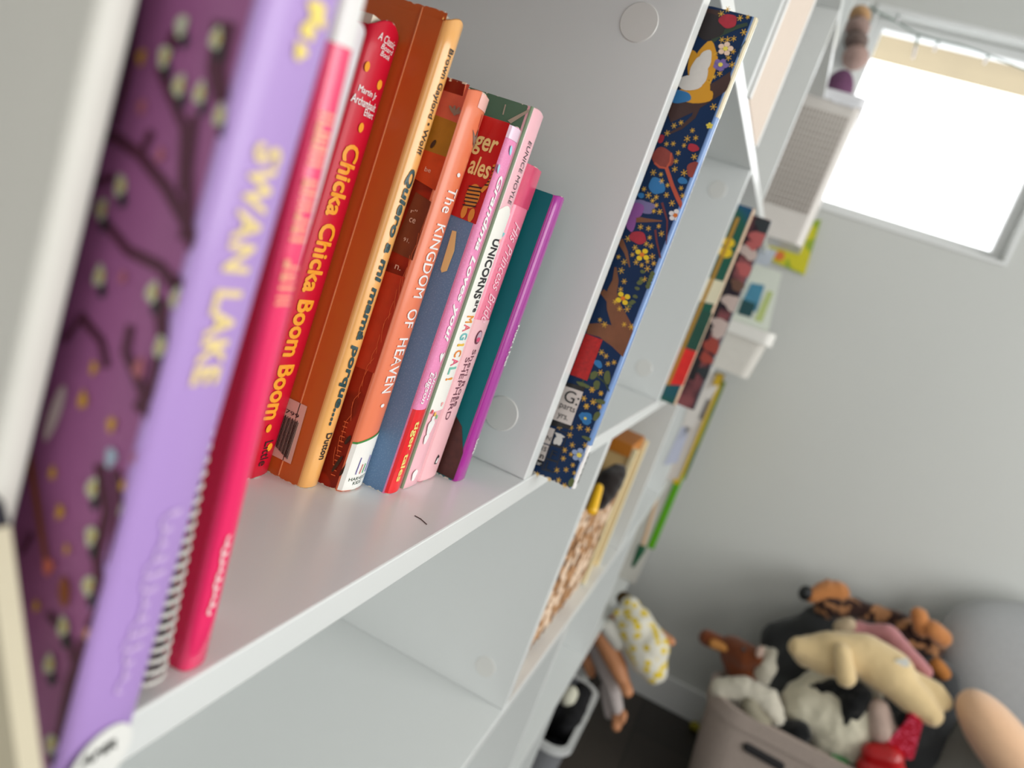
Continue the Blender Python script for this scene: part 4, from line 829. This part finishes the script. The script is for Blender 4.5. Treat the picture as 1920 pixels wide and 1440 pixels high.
# ================================================================== toy heap
tbk = thing('felt_basket', (1.74, -.50, FLOOR), 'taupe felt basket on the floor in the far corner, heaped with soft toys', 'basket')
felt = mat('taupe_felt', (172, 158, 149), .95, .1, 120, .2, 0, .5, 500)
b = B(); shell(b, 1.555, 1.72, -.86, -.256, FLOOR+.001, -.630, .008, .13, .075, 10); link('basket_body', b, felt, tbk)
b = B(); shell(b, 1.551, 1.724, -.864, -.252, -.660, -.627, .014, .008, .079, 10); bmesh.ops.delete(b, geom=[f for f in b.faces if len(f.verts) > 8], context='FACES'); link('basket_rim', b, felt, tbk)
b = B(); p, q = hx(1402, 1402, 1.5535), hx(1462, 1436, 1.5535); capsule(b, p, q, .010, .010, 12, 4); bmesh.ops.scale(b, vec=(.35, 1, 1), verts=b.verts, space=Matrix.Translation((-1.5535, 0, 0))); link('handle_slot', b, mat('slot_dark', (40, 38, 40), .9), tbk)
PL = 'soft toys heaped in the felt basket'
def plush(label, group=PL, name='plush_toy'):
    return thing(name, (1.7, -.45, -.62), label, 'soft toy', group)
# filling so the heap has a body
t = plush('charcoal grey plush lying at the back of the heap, under the spotted one')
blob('body', mat('charcoal_plush', (52, 54, 56), .95, .25, 40, .2, 0, .5, 300, .3), [((1460, 1200, 1.84, 34), (1530, 1185, 1.85, 40)), ((1530, 1160, 1.86, 26), (1560, 1190, 1.86, 40)), ((1500, 1250, 1.80, 50), (1640, 1250, 1.80, 60)), ((1480, 1330, 1.74, 60), (1680, 1350, 1.74, 60)), ((1745, 1280, 1.8, 50), (1720, 1400, 1.76, 60)), ((1450, 1270, 1.8, 30), (1520, 1290, 1.76, 40))], t, .010, 5, .008, .03)
# brown calf
cb_ = mat('chestnut_plush', (110, 54, 22), .95, .2, 40, .2, 0, .5, 300, .4)
t = plush('chestnut brown plush calf with one tan ear up, at the left of the heap')
blob('head', cb_, [((1372, 1215, 1.69, 24), (1400, 1232, 1.67, 26)), ((1400, 1232, 1.67, 24), (1420, 1236, 1.655, 15)), ((1375, 1232, 1.69, 24), (1400, 1278, 1.67, 34))], t, .005, 4, .003)
b = B(); p, q = hx(1326, 1196, 1.69), hx(1366, 1214, 1.69); capsule(b, p, q, px(p, 16), px(q, 14), 14, 5); link('ear', b, cb_, t); b = B(); p, q = hx(1338, 1207, 1.672), hx(1362, 1216, 1.672); capsule(b, p, q, px(p, 9), px(q, 8), 14, 5); link('ear_lining', b, mat('tan_plush', (190, 130, 66), .9), t)
b = B(); p = hx(1425, 1222, 1.645); ellipsoid(b, p, (.010, .008, .014)); link('muzzle', b, mat('pink_white_plush', (214, 186, 172), .9), t)
b = B(); p = hx(1394, 1218, 1.635); ellipsoid(b, p, (.004, .005, .005)); link('eye', b, mat('black_eye', (14, 10, 10), .15, coat=.6), t)
# white bits beside calf
t = plush('small white plush with upright ears beside the chestnut calf')
wf = mat('white_fluff', (206, 200, 184), .95, .08, 60, .2, 0, .6, 260, .4)
blob('body', wf, [((1428, 1268, 1.66, 18), (1440, 1250, 1.65, 17)), ((1440, 1250, 1.65, 12), (1450, 1222, 1.65, 8)), ((1425, 1240, 1.66, 8), (1436, 1215, 1.66, 5))], t, .004, 4, .003)
# long-eared white bunny
t = plush('white fluffy bunny with a floppy grey-lined ear hanging over the basket rim')
blob('body', wf, [((1352, 1292, 1.60, 20), (1392, 1292, 1.60, 24)), ((1392, 1292, 1.60, 24), (1440, 1312, 1.59, 22)), ((1440, 1312, 1.59, 22), (1458, 1348, 1.59, 14)), ((1380, 1315, 1.62, 26), (1420, 1350, 1.62, 26))], t, .005, 4, .006)
b = B()
p, q = hx(1406, 1322, 1.572), hx(1424, 1356, 1.575); capsule(b, p, q, px(p, 15), px(q, 22), 14, 5); link('ear', b, mat('grey_ear_cloth', (146, 140, 122), .9, .1, 60, .2, 0, .4), t)
# big fluffy cow
t = plush('large black and white fluffy plush cow in the middle of the heap')
cowm = patch_mat('white_black_fur', (212, 206, 184), (212, 206, 184), 5, .5, .95, .4)
cow = blob('body', mat('cream_fur', (216, 210, 188), .95, .06, 90, .2, 0, .7, 240, .4), [((1520, 1330, 1.66, 56), (1580, 1350, 1.66, 74)), ((1580, 1360, 1.66, 76), (1610, 1400, 1.66, 60)), ((1545, 1300, 1.68, 46), (1600, 1310, 1.68, 50)), ((1500, 1320, 1.66, 30), (1520, 1390, 1.67, 44))], t, .007, 3, .010, .02)
blk_f = mat('black_fur', (12, 14, 16), .95, .3, 60, .2, 0, .7, 240, .3)
blob('black_patch', blk_f, [((1600, 1322, 1.615, 26), (1588, 1352, 1.600, 14)), ((1560, 1290, 1.64, 16), (1610, 1305, 1.625, 24)), ((1520, 1292, 1.645, 10), (1570, 1292, 1.64, 16))], t, .005, 2, .010, .015)
blob('black_patch', blk_f, [((1480, 1376, 1.595, 24), (1498, 1374, 1.59, 22))], t, .005, 2, .010, .015)
# small dog with bandana
t = plush('small pinkish white plush with a dark ear and a red patterned bandana')
blob('head', mat('pinkish_plush', (196, 172, 160), .95, .1, 40, .2, 0, .5, 300, .3), [((1648, 1330, 1.61, 20), (1655, 1368, 1.60, 26)), ((1655, 1368, 1.60, 20), (1680, 1372, 1.60, 16))], t, .005, 4, .003)
b = B(); ellipsoid(b, hx(1694, 1350, 1.595), (.012, .016, .018)); link('dark_ear', b, blk_f, t)
b = B(); ps = [hx(u, v, 1.575) for u, v in ((1708, 1338), (1732, 1356), (1712, 1430), (1648, 1398), (1688, 1372))]; prism(b, ps, (.02, 0, 0)); bmesh.ops.bevel(b, geom=b.edges[:], offset=.004, segments=2, affect='EDGES'); link('bandana', b, patch_mat('red_bandana', (176, 10, 40), (224, 90, 120), 160, .58, .7, 0), t)
rp = tag(blob('red_pouch', mat('red_satin', (176, 4, 12), .35, .2, 30, .5, .3), [((1635, 1412, 1.57, 20), (1668, 1420, 1.57, 26)), ((1630, 1440, 1.57, 24), (1670, 1450, 1.57, 30))], None, .005, 5), 'shiny red satin pouch below the bandana toy at the front of the heap', 'pouch')
# green and white toy
t = plush('little green and white toy poking over the basket rim')
b = B(); ellipsoid(b, hx(1528, 1416, 1.585), (.014, .014, .013)); p, q = hx(1528, 1416, 1.585), hx(1550, 1440, 1.585); capsule(b, p, q, .012, .010); link('white_part', b, mat('white_toy', (212, 208, 214), .5), t)
b = B(); p, q = hx(1562, 1422, 1.585), hx(1582, 1434, 1.585); capsule(b, p, q, .009, .013); link('green_part', b, mat('green_toy', (0, 132, 58), .5), t)
# spotted plush
t = plush('brown plush with dark spots and a black nose, topmost of the heap against the wall')
sp_ = patch_mat('leopard_fur', (168, 118, 78), (48, 26, 20), 40, .47, .95, .3, 'noise', .5, .04); tn = mat('ginger_plush', (186, 122, 70), .95, .15, 40, .2, 0, .5, 300, .4)
blob('head', tn, [((1545, 1110, 1.86, 20), (1568, 1112, 1.87, 24)), ((1520, 1118, 1.84, 13), (1545, 1112, 1.86, 20)), ((1553, 1094, 1.87, 9), (1560, 1100, 1.87, 12))], t, .005, 3, .004)
b = B(); ellipsoid(b, hx(1510, 1112, 1.83), (.015, .015, .018)); link('nose', b, mat('black_nose', (14, 18, 22), .5), t)
blob('body', sp_, [((1550, 1138, 1.85, 24), (1600, 1140, 1.86, 22)), ((1600, 1142, 1.86, 20), (1680, 1160, 1.86, 16)), ((1680, 1160, 1.86, 16), (1710, 1178, 1.85, 22)), ((1700, 1190, 1.84, 30), (1740, 1210, 1.84, 30))], t, .006, 3, .005)
blob('paw', tn, [((1722, 1152, 1.80, 15), (1730, 1178, 1.80, 18))], t, .005, 4, .003)
blob('paw', tn, [((1748, 1180, 1.79, 18), (1766, 1196, 1.80, 18))], t, .005, 4, .003)
blob('paw', mat('amber_plush', (176, 112, 52), .95, .15), [((1756, 1248, 1.74, 14), (1768, 1262, 1.74, 14))], t, .005, 4, .003)
# pink plush
t = plush('dusty pink long-limbed plush behind the beige bear')
pkp = mat('dusty_pink_plush', (198, 134, 138), .95, .1, 40, .2, 0, .4, 300, .3)
blob('body', pkp, [((1580, 1185, 1.76, 18), (1612, 1182, 1.76, 18)), ((1612, 1185, 1.76, 15), (1665, 1190, 1.74, 20)), ((1665, 1190, 1.74, 20), (1700, 1225, 1.70, 16)), ((1700, 1225, 1.70, 16), (1738, 1260, 1.67, 12))], t, .006, 4, .003)
blob('head', mat('beige_pink_plush', (196, 176, 148), .95), [((1578, 1178, 1.75, 16), (1590, 1172, 1.75, 15))], t, .005, 4, .003)
# beige bear
t = plush('plain beige plush bear lying face down across the top of the heap')
be = mat('beige_plush', (222, 196, 148), .95, .06, 50, .2, 0, .45, 320, .4)
blob('body', be, [((1515, 1222, 1.63, 30), (1548, 1226, 1.63, 42)), ((1497, 1214, 1.61, 20), (1520, 1220, 1.62, 30)), ((1560, 1222, 1.63, 38), (1620, 1230, 1.64, 42)), ((1620, 1230, 1.64, 42), (1668, 1260, 1.63, 44)),
  ((1680, 1278, 1.62, 34), (1722, 1318, 1.61, 30)), ((1722, 1318, 1.61, 30), (1746, 1340, 1.60, 22)), ((1700, 1275, 1.65, 24), (1752, 1300, 1.64, 22)), ((1752, 1300, 1.64, 22), (1768, 1316, 1.63, 18))], t, .006, 5, .0025, .01)
blob('arm', be, [((1578, 1222, 1.59, 17), (1586, 1270, 1.575, 19))], t, .005, 4, .002, .01)
b = B(); p = hx(1692, 1243, 1.60); box(b, p-Vector((.001, .008, .012)), p+Vector((.001, .008, .012)), .0005); bmesh.ops.rotate(b, cent=p, matrix=Matrix.Rotation(.9, 3, 'X'), verts=b.verts); link('white_tag', b, mat('tag_white', (226, 226, 220), .6), t)
# cushions
def cushion(label, c, r, rot, m, tuft=0.0, sq=.35):
    b = B(); n = 28
    bmesh.ops.create_uvsphere(b, u_segments=40, v_segments=24, radius=1)
    for v in b.verts:
        a = v.co.copy(); v.co = Vector((a.x, math.copysign(abs(a.y)**(1-sq), a.y), math.copysign(abs(a.z)**(1-sq), a.z)))
    o = link('cushion', b, m, None, True); o.matrix_world = Matrix.Translation(c) @ rot.to_matrix().to_4x4() @ Matrix.Diagonal((*r, 1))
    if tuft: fur(o, tuft, .25)
    return tag(o, label, 'cushion', 'cushions beside the toy basket')
from mathutils import Euler
gcm = mat('grey_wool', (168, 170, 172), .95, .12, 24, .2, 0, .6, 160, .3)
cushion('large grey wool cushion leaning on the wall right of the toy heap', hx(1905, 1300, 1.86), (.075, .165, .20), Euler((-.36, 0.12, 0)), gcm)
cushion('grey cushion low between the toy basket and the peach fluffy one', hx(1780, 1450, 1.75), (.07, .07, .14), Euler((.3, 0, 0)), mat('light_grey_wool', (128, 128, 122), .95, .12, 24, .2, 0, .6, 160))
cushion('peach fluffy bolster cushion at the bottom right of the toy heap', hx(1886, 1404, 1.62), (.06, .052, .125), Euler((-1.0, 0, 0)), mat('peach_fur', (228, 186, 150), .95, .1, 14, .2, 0, .8, 60, .5), .02, .1)
b = B(); ellipsoid(b, hz(1303, 1362, FLOOR+.012), (.014, .014, .012)); tag(link('toy_ball', b, mat('olive_yellow', (150, 140, 10), .5)), 'small yellow ball on the dark floor beside the felt basket', 'ball')
# ================================================================== string lights
sl = thing('string_lights', (WX, -.2, .88), 'green wire of clear fairy lights strung along the top of the window', 'string lights')
wirem = mat('green_wire', (96, 124, 112), .5)
XW = WX+.012
wp = [(1600, 4), (1625, 8), (1645, 22), (1680, 40), (1715, 62), (1760, 76), (1800, 84), (1830, 94), (1853, 103), (1890, 118), (1925, 132)]
W_ = [hx(u, v, WX-.006 if u < 1650 else XW) for u, v in wp]; pts = []
for a, c in zip(W_, W_[1:]): pts += [a.lerp(c, i/4) for i in range(4)]
b = B(); tube(b, pts+[W_[-1]], .0016, 6); link('wire', b, wirem, sl)
bul = mat('bulb_plastic', (250, 246, 250), .1, .02, 9, .5, .8)
for (u, v, u2, v2) in ((1760, 76, 1752, 94), (1853, 104, 1846, 118), (1722, 66, 1712, 108), (1684, 28, 1684, 40)):
    a, c = hx(u, v, XW), hx(u2, v2, XW-.004)
    b = B(); capsule(b, a, a.lerp(c, .5), .0026, .0026, 8, 2); s_ = link('socket', b, wirem, sl)
    b = B(); capsule(b, a.lerp(c, .55), c, .0034, .0028, 10, 3); o = link('bulb', b, bul, s_); 
# ------------------------------------------------------------------ gather the flat printing of every book into one part
KEYS = ('picture', 'drawing', 'leaves', 'dots', 'arc', '_foot', '_head', 'band', 'hinge', 'outline', 'joint', 'ornament', 'heart', 'emblem', 'print', 'crease', 'panel', 'edge_')
def gather(root):
    ch = [c for c in root.children if c.type == 'MESH' and any(k in c.name for k in KEYS) and 'lettering' not in c.name]
    if len(ch) < 2: return
    vs, fs, mi, mats = [], [], [], []
    for c in ch:
        off = len(vs); vs += [tuple(v.co) for v in c.data.vertices]; mp = []
        for m in c.data.materials:
            if m not in mats: mats.append(m)
            mp.append(mats.index(m))
        for p in c.data.polygons: fs.append([off+i for i in p.vertices]); mi.append(mp[p.material_index])
    me = bpy.data.meshes.new('printed_art'); me.from_pydata(vs, [], fs)
    for m in mats: me.materials.append(m)
    me.polygons.foreach_set('material_index', mi); me.update()
    o = bpy.data.objects.new('printed_art', me); COL.objects.link(o); o.parent = root; o.matrix_parent_inverse = ch[0].matrix_parent_inverse.copy()
    for c in ch: bpy.data.objects.remove(c)
for r in [o for o in COL.objects if o.parent is None and o.get('category') in ('book', 'notebook', 'card')]: gather(r)
